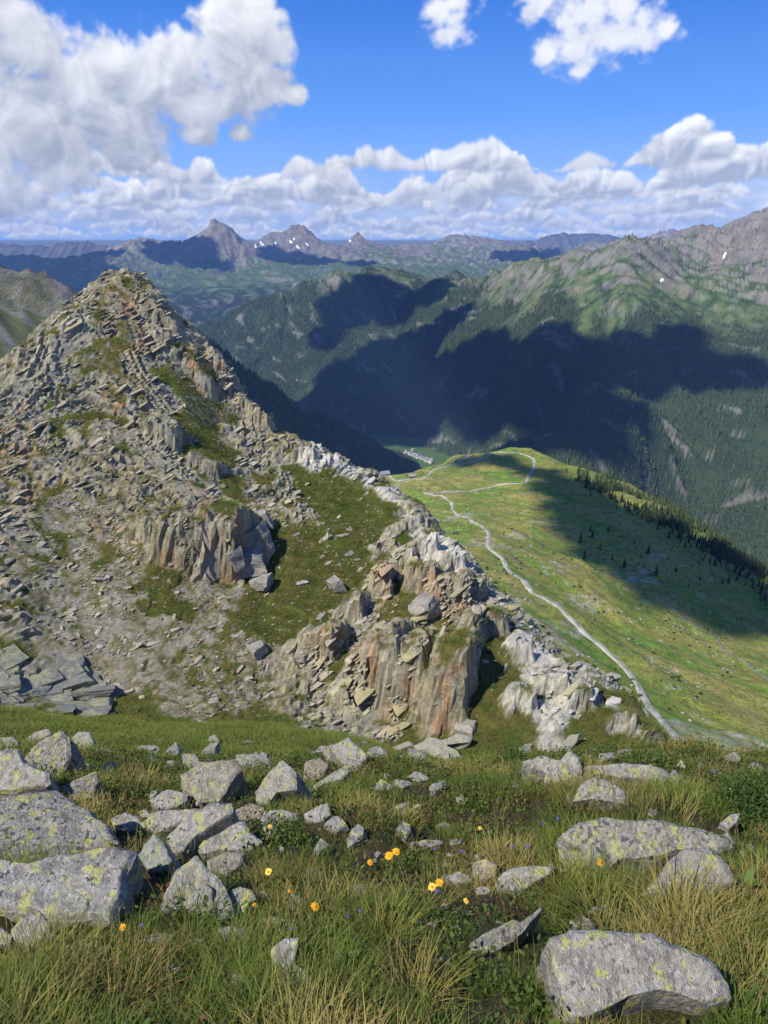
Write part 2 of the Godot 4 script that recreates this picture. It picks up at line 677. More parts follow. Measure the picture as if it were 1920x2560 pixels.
var blobs: Array = []       # [x, z, radius across, radius along, kind] on the near ridge
var hill_marks: Array = []

var kinds_at := PackedColorArray()
const KC := 0.5
const KX := 313
const KZ := 285

func near_kind(x: float, z: float) -> Color:
	var u := clampf((x + 78.0) / KC, 0.0, KX - 1.001)
	var v := clampf((z + 136.0) / KC, 0.0, KZ - 1.001)
	var i := int(u)
	var j := int(v)
	var k := j * KX + i
	return kinds_at[k].lerp(kinds_at[k + 1], u - i).lerp(kinds_at[k + KX].lerp(kinds_at[k + KX + 1], u - i), v - j)

func make_kinds() -> void:
	var rows: Array = []
	rows.resize(KZ)
	par(KZ, func(j: int):
		var out := PackedColorArray()
		out.resize(KX)
		for i in KX:
			var q := kind_here(-78.0 + i * KC, -136.0 + j * KC)
			out[i] = Color(q.x, q.y, q.z, q.w)
		rows[j] = out)
	kinds_at.clear()
	for r in rows:
		kinds_at.append_array(r)

func kind_here(x: float, z: float) -> Vector4:
	# (grass, scree, pale debris, rust): what the ground is made of
	var wx := x + nF.get_noise_2d(x * 0.16, z * 0.16) * 3.6
	var wz := z + nF.get_noise_2d(x * 0.16 + 50.0, z * 0.16) * 3.6
	var g := 0.0
	var s := 0.0
	var p := 0.0
	var o := 0.0
	for b in blobs:
		var dx: float = (wx - b[0]) / b[2]
		var dz: float = (wz - b[1]) / b[3]
		var v := 1.0 - dx * dx - dz * dz
		if v > 0.0:
			match int(b[4]):
				0: g = maxf(g, v)
				1: s = maxf(s, v)
				2: p = maxf(p, v)
				3: o = maxf(o, v)
				4: g = minf(g, 0.0) - v
	var patch := nF.get_noise_2d(x * 0.35 + 9.0, z * 0.35)
	var meadow := smoothstep(48.0, 43.0, -wz + 0.05 * absf(x) + nS.get_noise_2d(x * 0.07, z * 0.03) * 4.5 + nF.get_noise_2d(x * 0.3, z * 0.3) * 2.5)
	g = maxf(smoothstep(0.12, 0.42, g + patch * 0.55), meadow)
	g = maxf(g, smoothstep(0.20, 0.36, patch + nS.get_noise_2d(x * 0.09, z * 0.09) * 0.25) * 0.85)
	s = smoothstep(0.05, 0.4, s + patch * 0.4) * (1.0 - g)
	p = smoothstep(0.05, 0.35, p + patch * 0.4)
	o = smoothstep(0.1, 0.5, o + patch * 0.8)
	return Vector4(g, s, p, o)

const BED := Vector3(-0.60, 0.78, -0.18)      # the beds dip to the left
const BED_LINE := Vector3(0.72, 0.48, -0.50)   # and strike up to the right
var crag_marks: Array = []                     # [x, z, half width, height, lean]

func hash01(v: float) -> float:
	return fposmod(sin(v * 12.9898) * 43758.5453, 1.0)

# the jointed bedrock at a point: (how far the block stands out, tone of thick bed, tone of thin bed, depth in a joint)
func bed(p: Vector3) -> Vector4:
	var turn := nS.get_noise_2d(p.x * 0.035, p.z * 0.035) * 0.5 + smoothstep(-14.0, 4.0, p.x) * 0.55
	var nb := Vector3(BED.x + turn, BED.y, BED.z + turn * 0.35).normalized()
	var s := p.dot(nb) + nF.get_noise_3d(p.x * 0.07, p.y * 0.07, p.z * 0.07) * 1.6
	var t := p.dot(BED_LINE) + nF.get_noise_3d(p.x * 0.2, p.y * 0.2 + 30.0, p.z * 0.2) * 1.2
	var s1 := s / 1.9
	var b1 := floorf(s1)
	var f1 := s1 - b1
	var a1 := t / 5.0 + hash01(b1) * 5.0
	var j1 := floorf(a1)
	var v1 := hash01(b1 * 17.3 + j1 * 5.1)
	var e1 := minf(smoothstep(0.0, 0.13, f1) * smoothstep(1.0, 0.92, f1), smoothstep(0.0, 0.06, a1 - j1))
	var s2 := s / 0.72
	var b2 := floorf(s2)
	var f2 := s2 - b2
	var a2 := t / 2.4 + hash01(b2 + 0.5) * 5.0
	var j2 := floorf(a2)
	var v2 := hash01(b2 * 13.7 + j2 * 7.3)
	var e2 := smoothstep(0.0, 0.22, f2) * smoothstep(1.0, 0.82, f2)
	var d := (v1 - 0.45) * 0.60 + (v2 - 0.5) * 0.46 + (f2 - 0.5) * 0.16 - (1.0 - e1) * 0.25 - (1.0 - e2) * 0.12
	d += nF.get_noise_3d(p.x * 1.5, p.y * 1.5, p.z * 1.5) * 0.14 + nR.get_noise_3d(p.x * 0.30, p.y * 0.30, p.z * 0.30) * 0.12
	return Vector4(d, v1, v2, minf(e1, e2))

func near_shape(x: float, z: float, y: float) -> float:
	var d := -z
	var k := near_kind(x, z)
	var rock := (1.0 - k.r) * (1.0 - 0.75 * k.g) * smoothstep(12.0, 40.0, d)
	var crumble := nF.get_noise_2d(x * 0.8, z * 0.8)
	var rise := 0.0
	var wx := x + nF.get_noise_2d(x * 0.3 + 5.0, z * 0.3) * 0.8
	var wz := z + nF.get_noise_2d(x * 0.3 + 25.0, z * 0.3) * 0.8
	for q in crag_marks:
		var u: float = (q[1] - wz) / (q[3] * 1.25)          # 0 at the foot, 1 where it meets the slope again
		if u < -0.25 or u > 1.0:
			continue
		var v: float = (wx - q[0] - q[4] * (q[1] - wz)) / q[2]
		if absf(v) > 1.3:
			continue
		var side := smoothstep(-1.25, -0.35, v) * smoothstep(1.02, 0.82, v)
		rise = maxf(rise, q[3] * 0.62 * side * smoothstep(-0.10, 0.10, u) * (1.0 - smoothstep(0.12, 1.0, u)))
	y += rise
	y += rock * (nR.get_noise_2d((x * 0.74 + z * 0.67) * 0.16, (-x * 0.67 + z * 0.74) * 0.05) - 0.2) * 0.9
	y += (1.0 - rock) * smoothstep(10.0, 20.0, d) * (nF.get_noise_2d(x * 0.12, z * 0.12) * 0.7 + crumble * 0.10)
	y += nF.get_noise_2d(x * 0.35 + 3.0, z * 0.35) * 0.28 * smoothstep(1.0, 5.0, d) * smoothstep(30.0, 8.0, d)
	return y

func rock_share(x: float, z: float, k: Color, n: Vector3) -> float:
	return clampf((1.0 - k.r) * (1.0 - 0.72 * k.g) + smoothstep(0.66, 0.50, n.y), 0.0, 1.0) * smoothstep(14.0, 40.0, -z)

# the near ground as a mesh: the sheet, with the bedrock's blocks standing out along its normals
func near_mesh() -> ArrayMesh:
	var p := near
	var nx := p.nx
	var rows: Array = []
	rows.resize(p.nz)
	par(p.nz, func(j: int):
		var vs := PackedVector3Array()
		var cs := PackedColorArray()
		vs.resize(nx)
		cs.resize(nx)
		for i in nx:
			var q := Vector3(p.x0 + i * p.c, p.h[j * nx + i], p.z0 + j * p.c)
			var n := Vector3(p.h[j * nx + maxi(i - 1, 0)] - p.h[j * nx + mini(i + 1, nx - 1)], 2.0 * p.c, p.h[maxi(j - 1, 0) * nx + i] - p.h[mini(j + 1, p.nz - 1) * nx + i]).normalized()
			var k := near_kind(q.x, q.z)
			var rock := rock_share(q.x, q.z, k, n)
			var b := Vector4(0, 0.5, 0.5, 1.0)
			if rock > 0.03:
				b = bed(q)
				vs[i] = q + n * b.x * rock * (0.62 + 0.30 * smoothstep(0.45, 0.75, n.y))
			else:
				vs[i] = q
			cs[i] = near_paint(q, n, k, b)
		rows[j] = [vs, cs])
	var V := PackedVector3Array()
	var C := PackedColorArray()
	for r in rows:
		V.append_array(r[0])
		C.append_array(r[1])
	var cut := Rect2(FX0, FZ0, FX1 - FX0, FZ1 - FZ0)
	par(p.nz, func(j: int):
		var ix := PackedInt32Array()
		for i in nx:
			if i < nx - 1 and j < p.nz - 1 and not cut.has_point(Vector2(p.x0 + (i + 0.5) * p.c, p.z0 + (j + 0.5) * p.c)):
				var k := j * nx + i
				ix.append_array(PackedInt32Array([k, k + 1, k + nx, k + 1, k + nx + 1, k + nx]))
		rows[j] = ix)
	var I := PackedInt32Array()
	for r in rows:
		I.append_array(r)
	var arr := []
	arr.resize(Mesh.ARRAY_MAX)
	arr[Mesh.ARRAY_VERTEX] = V          # no normals: every facet of the rock keeps its edge
	arr[Mesh.ARRAY_COLOR] = C
	arr[Mesh.ARRAY_INDEX] = I
	var m := ArrayMesh.new()
	m.add_surface_from_arrays(Mesh.PRIMITIVE_TRIANGLES, arr)
	return m

func near_paint(p: Vector3, n: Vector3, k: Color, q: Vector4) -> Color:
	var x := p.x
	var z := p.z
	var a := nF.get_noise_2d(x * 0.5, z * 0.5)
	var b := nF.get_noise_2d(x * 1.6 + 20.0, z * 1.6)
	var c := nS.get_noise_2d(x * 0.06 + 70.0, z * 0.06)
	var rock := Vector3(0.40, 0.385, 0.33).lerp(Vector3(0.44, 0.385, 0.285), clampf(q.y * 0.7 + c * 0.8 + b * 0.5, 0.0, 1.0))
	rock *= 0.80 + 0.32 * q.z
	rock = rock.lerp(Vector3(0.26, 0.255, 0.235), smoothstep(0.12, 0.5, a + b * 0.4) * 0.75)
	rock = rock.lerp(Vector3(0.37, 0.375, 0.22), smoothstep(0.12, 0.42, b - a * 0.3) * 0.55)
	# rust runs down the faces in streaks
	var streak := nF.get_noise_3d(x * 0.45, p.y * 0.25, z * 0.45) + (q.z - 0.5) * 0.35 + b * 0.3
	rock = rock.lerp(Vector3(0.45, 0.265, 0.145), k.a * smoothstep(-0.10, 0.30, streak) * 0.75)
	var scree := Vector3(0.38, 0.365, 0.315).lerp(Vector3(0.30, 0.255, 0.185), smoothstep(-0.2, 0.35, b + a * 0.5))
	scree = scree.lerp(Vector3(0.17, 0.165, 0.06), smoothstep(0.05, 0.28, a - b * 0.5) * 0.65)
	rock = rock.lerp(scree, k.g)
	rock = rock.lerp(Vector3(0.60, 0.59, 0.555), k.b * 0.9)
	var grass := Vector3(0.140, 0.160, 0.036).lerp(Vector3(0.20, 0.180, 0.055), clampf(0.4 + c + b * 0.8, 0.0, 1.0))
	grass = grass.lerp(Vector3(0.085, 0.130, 0.026), smoothstep(0.0, 0.45, a))
	grass = grass.lerp(Vector3(0.21, 0.165, 0.08), smoothstep(0.22, 0.5, b - a * 0.5) * 0.6)
	# turf takes hold on flat ledges and in joints
	var hold := smoothstep(0.70, 0.88, n.y) * smoothstep(-0.02, 0.24, nF.get_noise_2d(x * 0.9 + 33.0, z * 0.9) + c * 0.25 - 0.05) * (1.0 - k.b)
	rock *= 1.16
	rock.z *= 0.93
	var v := rock.lerp(grass, clampf(smoothstep(0.25, 0.65, k.r + b * 0.35) * smoothstep(0.52, 0.68, n.y + b * 0.12) + hold * 0.85, 0.0, 1.0))
	return Color(v.x, v.y, v.z)

func mark_ground() -> void:
	blobs.clear()
	for q in [
			# grass
			[450, 960, 45, 0], [490, 1015, 55, 0], [520, 1085, 50, 0], [530, 1145, 40, 0], [524, 985, 40, 0], [600, 1305, 60, 0], [640, 1380, 70, 0], [702, 1430, 110, 0], [776, 1480, 110, 0], [830, 1430, 70, 0], [660, 1560, 50, 0], [720, 1530, 60, 0], [850, 1280, 75, 0], [915, 1290, 60, 0], [786, 1216, 50, 0], [700, 1330, 50, 0], [880, 1350, 60, 0],
			[608, 1230, 40, 0], [1022, 1505, 60, 0], [1085, 1611, 45, 0], [1233, 1653, 55, 0], [1226, 1554, 55, 0], [1244, 1677, 65, 0], [1177, 1740, 75, 0], [1150, 1820, 60, 0], [1546, 1739, 40, 0], [1010, 1440, 40, 0], [1080, 1700, 30, 0], [330, 735, 14, 0], [270, 760, 16, 0], [380, 1430, 40, 0], [430, 1500, 45, 0], [180, 1080, 30, 0], [250, 900, 30, 0],
			# scree
			[300, 1560, 190, 1], [470, 1610, 150, 1], [200, 1440, 110, 1], [560, 1680, 130, 1], [330, 1690, 120, 1], [150, 1330, 90, 1],
			# pale debris
			[830, 1190, 45, 2], [800, 1165, 40, 2], [870, 1215, 45, 2], [920, 1235, 45, 2], [960, 1245, 40, 2], [780, 1145, 40, 2], [900, 1190, 36, 2], [1453, 1650, 70, 2], [1515, 1720, 70, 2], [1330, 1603, 60, 2], [1380, 1700, 70, 2], [1600, 1800, 70, 2], [1300, 1760, 55, 2], [700, 1400, 30, 2], [690, 1410, 30, 2], [740, 1440, 35, 2], [1100, 1360, 60, 2], [1240, 1480, 40, 2],
			# rust and tan
			[535, 1300, 60, 3], [530, 1370, 50, 3], [480, 1240, 40, 3], [540, 910, 40, 3], [490, 905, 36, 3], [312, 835, 45, 3], [20, 1090, 50, 3], [300, 1340, 60, 3], [420, 1480, 60, 3], [810, 1570, 36, 3], [885, 1660, 40, 3], [945, 1620, 50, 3], [960, 1700, 40, 3], [940, 1440, 40, 3], [1130, 1470, 50, 3], [1130, 1700, 50, 3], [1060, 1720, 36, 3], [1100, 1600, 40, 3], [480, 1540, 50, 3], [330, 1010, 30, 3], [90, 1230, 30, 3]]:
		var p := hit(near, q[0], q[1], 15, 125)
		var rr: float = q[2] * (p - EYE).length() / F * 1.15
		blobs.append([p.x, p.z, rr, rr * 1.7, q[3]])

func make_near() -> void:
	var crest := points([[0, 905, 82], [120, 800, 88], [225, 722, 92], [262, 697, 94], [310, 690, 95], [365, 703, 97], [420, 770, 97], [500, 850, 97], [560, 915, 96], [600, 985, 95], [690, 1080, 92], [760, 1108, 91], [860, 1152, 89], [950, 1190, 86],
		[1060, 1272, 79], [1180, 1400, 70], [1300, 1530, 62], [1400, 1620, 56], [1500, 1690, 52], [1600, 1760, 48], [1700, 1890, 42]])
	var c := PackedVector3Array()
	c.append_array(crest)
	c.append_array(away(crest, [[7, 7], [24, 27], [60, 66]]))
	c.append_array(points([[-300, 1110, 72], [-600, 1300, 62],
		[20, 1100, 70], [200, 1000, 78], [300, 850, 86], [400, 1000, 82], [0, 1300, 60], [200, 1300, 64], [400, 1300, 66], [500, 1150, 77], [560, 1060, 86],
		[0, 1500, 52], [200, 1500, 55], [400, 1500, 57], [600, 1500, 60], [600, 1300, 71], [720, 1200, 81], [800, 1500, 61], [800, 1320, 72], [900, 1260, 79], [950, 1400, 68], [1000, 1600, 54.5], [1080, 1500, 60], [1150, 1650, 50], [1250, 1680, 49.5], [1350, 1720, 46.5], [1450, 1800, 43],
		[0, 1700, 45.5], [200, 1770, 45], [450, 1775, 46], [700, 1800, 46], [850, 1820, 45.5], [950, 1845, 44.5], [1100, 1875, 42],
		[1250, 1935, 38.5], [1400, 1980, 35], [1560, 2030, 31], [1750, 2120, 27],
		[300, 1890, 21], [600, 1888, 22], [850, 1888, 23.5], [60, 1870, 22], [0, 1790, 33], [300, 1812, 33], [600, 1818, 33], [880, 1850, 33]]))
	for x in [-9.0, -5.0, -1.5, 2.0, 5.5, 9.0]:
		for d in [-5.0, -1.0, 3.0, 6.5]:
			c.append(Vector3(x, EYE.y - 1.6 - 0.6 * d + 0.02 * x, -d))
	for q in [[0, 8.0, -5.25], [3, 8.0, -5.15], [7, 8.0, -5.1], [1, 10.5, -7.9], [6, 10.5, -7.8], [12, 9, -6.5], [0, 15, -12.5], [7, 15, -13.5], [14, 14, -13.5], [10, 22, -22], [20, 20, -21], [-5, 12, -8.5], [-10, 10, -6.6], [-18, 12, -7.5], [-30, 20, -12], [26, 30, -36], [45, 24, -42], [60, 45, -75], [-40, 32, -20], [-60, 45, -24], [-75, 60, -20], [30, 5, -16], [60, 5, -42], [-75, 10, 4], [-30, -3, 8], [75, 90, -120], [-80, 130, -75], [0, 135, -100]]:
		c.append(Vector3(q[0], q[2], -q[1]))
	near = make_patch(c, 2.2, -78, 78, -136, 5, 0.25, 6)
	stage("near base")
	mark_ground()
	make_kinds()
	for q in crag_list():
		var p := hit(near, q[0], q[1], 20, 125)
		var per := (p - EYE).length() / F
		crag_marks.append([p.x, p.z, q[2] * per * 0.62, q[3] * per, q[4]])
	reshape(near, near_shape)
	# the marks once more, now on the finished faces
	mark_ground()
	make_kinds()
	stage("near shape")

# steep faces on the ridge: [x, y of the foot, width, height in photograph pixels, lean of the rib]
func crag_list() -> Array:
	return [[525, 1425, 110, 230, 0.15], [450, 1420, 110, 200, 0.2], [380, 1370, 90, 110, 0.25], [500, 1180, 70, 60, 0.2], [400, 1110, 70, 80, 0.3],
		[795, 1650, 80, 110, 0.2], [883, 1725, 60, 140, 0.2], [940, 1770, 90, 230, 0.2], [1005, 1760, 80, 200, 0.2], [1060, 1790, 60, 140, 0.2], [1115, 1810, 90, 260, 0.15], [938, 1495, 55, 110, 0.2], [1115, 1530, 100, 130, 0.2], [1165, 1620, 50, 130, 0.2], [875, 1560, 60, 100, 0.2],
		[850, 1775, 50, 90, 0.2], [1050, 1485, 70, 110, 0.1], [1050, 1395, 60, 70, 0.1], [1000, 1425, 50, 70, 0.1], [1180, 1505, 55, 90, 0.1], [1130, 1430, 60, 70, 0.1], [1230, 1590, 60, 90, 0.1], [1300, 1650, 60, 80, 0.1], [1290, 1780, 60, 80, 0.1], [1380, 1730, 60, 80, 0.1], [1460, 1780, 60, 80, 0.1], [1560, 1830, 60, 70, 0.1], [1640, 1870, 50, 60, 0.1],
		[492, 955, 55, 60, 0.1], [548, 955, 60, 80, 0.1], [625, 1060, 80, 60, 0.1], [755, 1150, 50, 45, 0.1], [580, 1010, 60, 50, 0.1], [390, 800, 70, 50, 0.1], [420, 880, 60, 40, 0.1]]

func hill_paint(x: float, z: float, y: float, n: Vector3) -> Color:
	var a := nF.get_noise_2d(x * 0.012, z * 0.012)
	var b := nF.get_noise_2d(x * 0.05, z * 0.05)
	var c := nF.get_noise_2d(x * 0.16 + 9.0, z * 0.16)
	# bands of turf along the slope
	var band := nF.get_noise_2d((x * 0.8 - z * 0.6) * 0.05, (x * 0.6 + z * 0.8) * 0.006)
	var v := Vector3(0.155, 0.195, 0.036).lerp(Vector3(0.245, 0.228, 0.062), clampf(0.45 + a * 1.3 + b * 0.5, 0.0, 1.0))
	v = v.lerp(Vector3(0.115, 0.205, 0.028), smoothstep(0.02, 0.4, band - a * 0.2))
	v = v.lerp(Vector3(0.17, 0.135, 0.06), smoothstep(0.22, 0.55, b - band * 0.4) * 0.5)
	v *= 1.0 + c * 0.35
	var p := 0.0
	var wx := x + b * 14.0 + c * 5.0
	var wz := z + nF.get_noise_2d(x * 0.05 + 90.0, z * 0.05) * 14.0
	for q in hill_marks:
		var dx: float = wx - q[0]
		var dz: float = wz - q[1]
		var u: float = dx * q[4] + dz * q[5]
		var w: float = -dx * q[5] + dz * q[4]
		p = maxf(p, 1.0 - (u * u) / (q[2] * q[2]) - (w * w) / (q[3] * q[3]))
	p = smoothstep(0.25, 0.6, p + c * 0.8)
	v = v.lerp(Vector3(0.36, 0.35, 0.29), p * clampf(0.5 + c * 1.3, 0.0, 1.0) * 0.7)
	v = v.lerp(Vector3(0.33, 0.32, 0.29), smoothstep(0.66, 0.54, n.y + b * 0.08) * 0.8)
	v *= 1.42
	return Color(v.x, v.y, v.z)

func make_hill() -> void:
	var c := points([[1660, 1840, 165], [1740, 1890, 155], [1500, 1700, 205], [1400, 1560, 255], [1300, 1450, 335], [1250, 1400, 400], [1200, 1340, 475], [1150, 1290, 570], [1080, 1240, 710], [1200, 1215, 760], [1320, 1200, 775], [1335, 1158, 905], [1200, 1150, 930], [1100, 1178, 880], [1010, 1205, 800], [960, 1200, 850],
		[1500, 1400, 485], [1500, 1300, 640], [1400, 1300, 600], [1400, 1420, 420], [1700, 1500, 430], [1700, 1400, 560], [1620, 1480, 430], [1900, 1560, 430], [1600, 1600, 330], [1800, 1700, 285], [1900, 1850, 200], [1900, 1700, 310], [1900, 1490, 570], [1760, 1585, 395], [1830, 1640, 345], [2100, 1500, 480], [2200, 1750, 260], [2200, 1950, 150], [1500, 1560, 350]])
	var edge := points([[1240, 1131, 990], [1300, 1131, 1000], [1345, 1142, 990], [1400, 1165, 960], [1500, 1205, 900], [1600, 1255, 840], [1700, 1312, 780], [1800, 1370, 720], [1900, 1426, 660], [2050, 1490, 600], [1130, 1150, 970], [1040, 1180, 930]])
	c.append_array(edge)
	c.append_array(away(edge, [[60, 62], [300, 300], [800, 560]]))
	c.append_array(points([[1000, 1330, 440], [1100, 1420, 310], [1200, 1580, 215], [1400, 1720, 165], [1550, 1830, 140], [900, 1330, 500], [800, 1350, 560], [820, 1260, 800], [600, 1500, 420]]))
	c.append_array(PackedVector3Array([Vector3(60, -92, -85), Vector3(150, -100, -60), Vector3(20, -100, -130), Vector3(-60, -115, -170)]))
	hill = make_patch(c, 30.0, -190, 620, -1250, -70, 3.0, 6)
	for q in [[1150, 1290, 9, 40, 0.8], [1060, 1320, 6, 30, 0.8], [1210, 1370, 7, 22, 0.8], [1185, 1360, 8, 20, 0.8], [1250, 1500, 7, 60, 0.8], [1300, 1560, 6, 60, 0.85], [1340, 1600, 6, 40, 0.85], [1290, 1380, 6, 26, 0.75], [1310, 1345, 5, 30, 0.75], [1460, 1510, 6, 24, 0.75], [1740, 1850, 10, 30, 0.8], [1830, 1870, 14, 40, 0.8], [1880, 1890, 16, 30, 0.8], [1690, 1820, 5, 26, 0.8], [1420, 1680, 5, 36, 0.8],
			[1640, 1660, 3, 14, 0.8], [985, 1215, 14, 24, 0.7], [1060, 1160, 8, 14, 0.7], [1395, 1420, 4, 30, 0.7], [1350, 1310, 4, 30, 0.75], [1600, 1440, 8, 30, 0.7], [1640, 1400, 6, 30, 0.7], [1220, 1560, 7, 50, 0.85], [1260, 1620, 6, 40, 0.85]]:
		var p := hit(hill, q[0], q[1], 100, 1300)
		var ang: float = q[4]
		hill_marks.append([p.x, p.z, q[2], q[3], cos(ang), sin(ang)])
	reshape(hill, func(x: float, z: float, y: float) -> float:
		var far := smoothstep(120.0, 260.0, -z)
		var s := nF.get_noise_2d((x * 0.8 - z * 0.6) * 0.02, (x * 0.6 + z * 0.8) * 0.006)
		return y + far * (nF.get_noise_2d(x * 0.012, z * 0.012) * 4.0 + s * 4.5 + nF.get_noise_2d(x * 0.06, z * 0.06) * 0.8))
	stage("hill")

func make_slope() -> void:
	var crest := points([[2300, 380, 3300], [2100, 440, 3450], [1920, 518, 3600], [1892, 535, 3620], [1863, 557, 3700], [1816, 574, 3800], [1741, 588, 3900], [1712, 585, 3900], [1690, 596, 3850], [1654, 616, 3780], [1631, 601, 3700], [1570, 595, 3600], [1545, 604, 3620], [1498, 621, 3700], [1440, 633, 3800], [1377, 646, 4000], [1307, 650, 4200], [1238, 667, 4500], [1142, 681, 4900], [1047, 699, 5300], [960, 698, 5500], [903, 682, 5300], [856, 675, 5200], [810, 686, 5200], [764, 703, 5200], [700, 735, 5250], [637, 752, 5400], [579, 775, 5500], [498, 821, 5400], [420, 862, 5300]])
	var c := PackedVector3Array()
	c.append_array(crest)
	c.append_array(away(crest, [[300, 240], [1100, 700]]))
	c.append_array(points([[1700, 690, 3500], [1640, 720, 3350], [1560, 760, 3150], [1780, 660, 3520], [1900, 700, 3200], [1900, 800, 2950], [1900, 900, 2720], [1900, 1100, 2350], [1900, 1300, 2080], [1900, 1450, 1930], [2200, 900, 2600], [2200, 1300, 1950],
		[1600, 800, 3080], [1600, 900, 2850], [1600, 1000, 2650], [1600, 1150, 2350], [1600, 1300, 2120], [1450, 760, 3400], [1300, 760, 3850], [1300, 900, 3300], [1300, 1000, 3100], [1300, 1130, 2900], [1450, 1000, 2800], [1000, 800, 4700], [1000, 900, 4250], [1000, 1000, 3950], [1050, 1092, 3700],
		[1150, 900, 3750], [1150, 780, 4350], [800, 780, 4950], [800, 880, 4600], [800, 980, 4150], [900, 1075, 3800], [650, 850, 5000], [650, 950, 4650], [560, 860, 5200], [740, 1010, 4300], [860, 800, 4850], [780, 760, 5020]]))
	c.append_array(PackedVector3Array([Vector3(150, -1050, -3400), Vector3(420, -1060, -3250), Vector3(720, -1060, -2900), Vector3(0, -1080, -3100), Vector3(900, -1080, -2300), Vector3(-300, -1080, -3500)]))
	slope = make_patch(c, 35.0, -1900, 3200, -6300, -1750, 11.0, 4)
	reshape(slope, func(x: float, z: float, y: float) -> float:
		var up := y - EYE.y
		# gullies run down towards the valley (near left)
		var across := x * 0.80 - z * 0.60
		var along := x * 0.60 + z * 0.80
		var warp := nS.get_noise_2d(x * 0.0012, z * 0.0012) * 0.9
		var g := nR.get_noise_2d(across * 0.0021 + warp, along * 0.00045)
		var f := nR.get_noise_2d(across * 0.0080 + warp * 2.0, along * 0.0018 + 30.0)
		var r := nR.get_noise_2d(x * 0.011, z * 0.011)
		var crag := smoothstep(-260.0, -40.0, up)
		var low := smoothstep(120.0, -60.0, up)
		return y + (g - 0.35) * 50.0 * (0.35 + 0.65 * low) + (f - 0.35) * (24.0 + 8.0 * crag) + (r - 0.3) * (3.0 + 13.0 * crag) + nF.get_noise_2d(x * 0.03, z * 0.03) * (2.5 + 6.0 * crag))
	stage("slope")

func slope_zone(x: float, z: float, y: float) -> float:
	# 1 in closed forest, 0 above the tree line
	var n := nF.get_noise_2d(x * 0.0016, z * 0.0016) * 150.0 + nF.get_noise_2d(x * 0.007, z * 0.007) * 110.0
	return smoothstep(-250.0, -390.0, y + n - 0.022 * (-z - 2500.0))

func mountain_paint(x: float, z: float, y: float, n: Vector3) -> Color:
	var a := nF.get_noise_2d(x * 0.004, z * 0.004)
	var b := nF.get_noise_2d(x * 0.018, z * 0.018)
	var across := x * 0.80 - z * 0.60
	var along := x * 0.60 + z * 0.80
	var streak := nF.get_noise_2d(across * 0.022, along * 0.0028)
	var up := y - EYE.y
	var v := Vector3(0.125, 0.195, 0.055).lerp(Vector3(0.175, 0.205, 0.080), clampf(0.4 + a + b, 0.0, 1.0))
	v = v.lerp(Vector3(0.060, 0.100, 0.035), smoothstep(0.0, 0.35, b - a * 0.4))
	var rock := Vector3(0.30, 0.29, 0.27).lerp(Vector3(0.31, 0.275, 0.24), clampf(0.4 + a * 1.6, 0.0, 1.0))
	rock = rock.lerp(Vector3(0.19, 0.185, 0.18), smoothstep(0.0, 0.4, b + streak * 0.5))
	var high := smoothstep(-90.0, 110.0, up + a * 150.0 + streak * 150.0 + (x - 700.0) * 0.10)
	var steep := smoothstep(0.70, 0.54, n.y + b * 0.12)
	v = v.lerp(rock, clampf(maxf(high, steep * smoothstep(-420.0, -150.0, up + streak * 120.0)), 0.0, 1.0))
	v = v.lerp(Vector3(0.30, 0.27, 0.235), smoothstep(0.24, 0.42, streak + a * 0.3) * smoothstep(-480.0, -250.0, up) * 0.75)
	var wood := slope_zone(x, z, y)
	v = v.lerp(Vector3(0.045, 0.070, 0.028), wood * 0.9)
	# pale slides and gravel chutes in the wood
	v = v.lerp(Vector3(0.26, 0.25, 0.22), wood * smoothstep(0.36, 0.46, streak - a * 0.2) * 0.8)
	return Color(v.x, v.y, v.z)

func make_spur() -> void:
	var crest := points([[250, 800, 2150], [400, 820, 2200], [540, 870, 2300], [600, 915, 2350], [700, 985, 2450], [800, 1045, 2750], [900, 1100, 3000], [1000, 1145, 3280], [1045, 1168, 3180]])
	var c := PackedVector3Array()
	c.append_array(crest)
	c.append_array(away(crest, [[150, 110], [600, 400]]))
	c.append_array(points([[500, 950, 2000], [600, 1000, 2080], [700, 1060, 2200], [800, 1125, 2350], [900, 1165, 2500], [980, 1190, 2600], [500, 1100, 1700], [700, 1180, 1850], [850, 1240, 1900], [300, 930, 1850], [100, 950, 1800], [0, 860, 2100]]))
	c.append_array(PackedVector3Array([Vector3(300, -1300, -3400), Vector3(450, -1350, -2700), Vector3(440, -1500, -3690), Vector3(100, -1250, -3690), Vector3(250, -1150, -2500)]))
	spur = make_patch(c, 40.0, -1500, 450, -3700, -1500, 13.0, 5)
	reshape(spur, func(x: float, z: float, y: float) -> float:
		return y + nR.get_noise_2d(x * 0.003, z * 0.003) * 16.0 + nF.get_noise_2d(x * 0.015, z * 0.015) * 8.0)

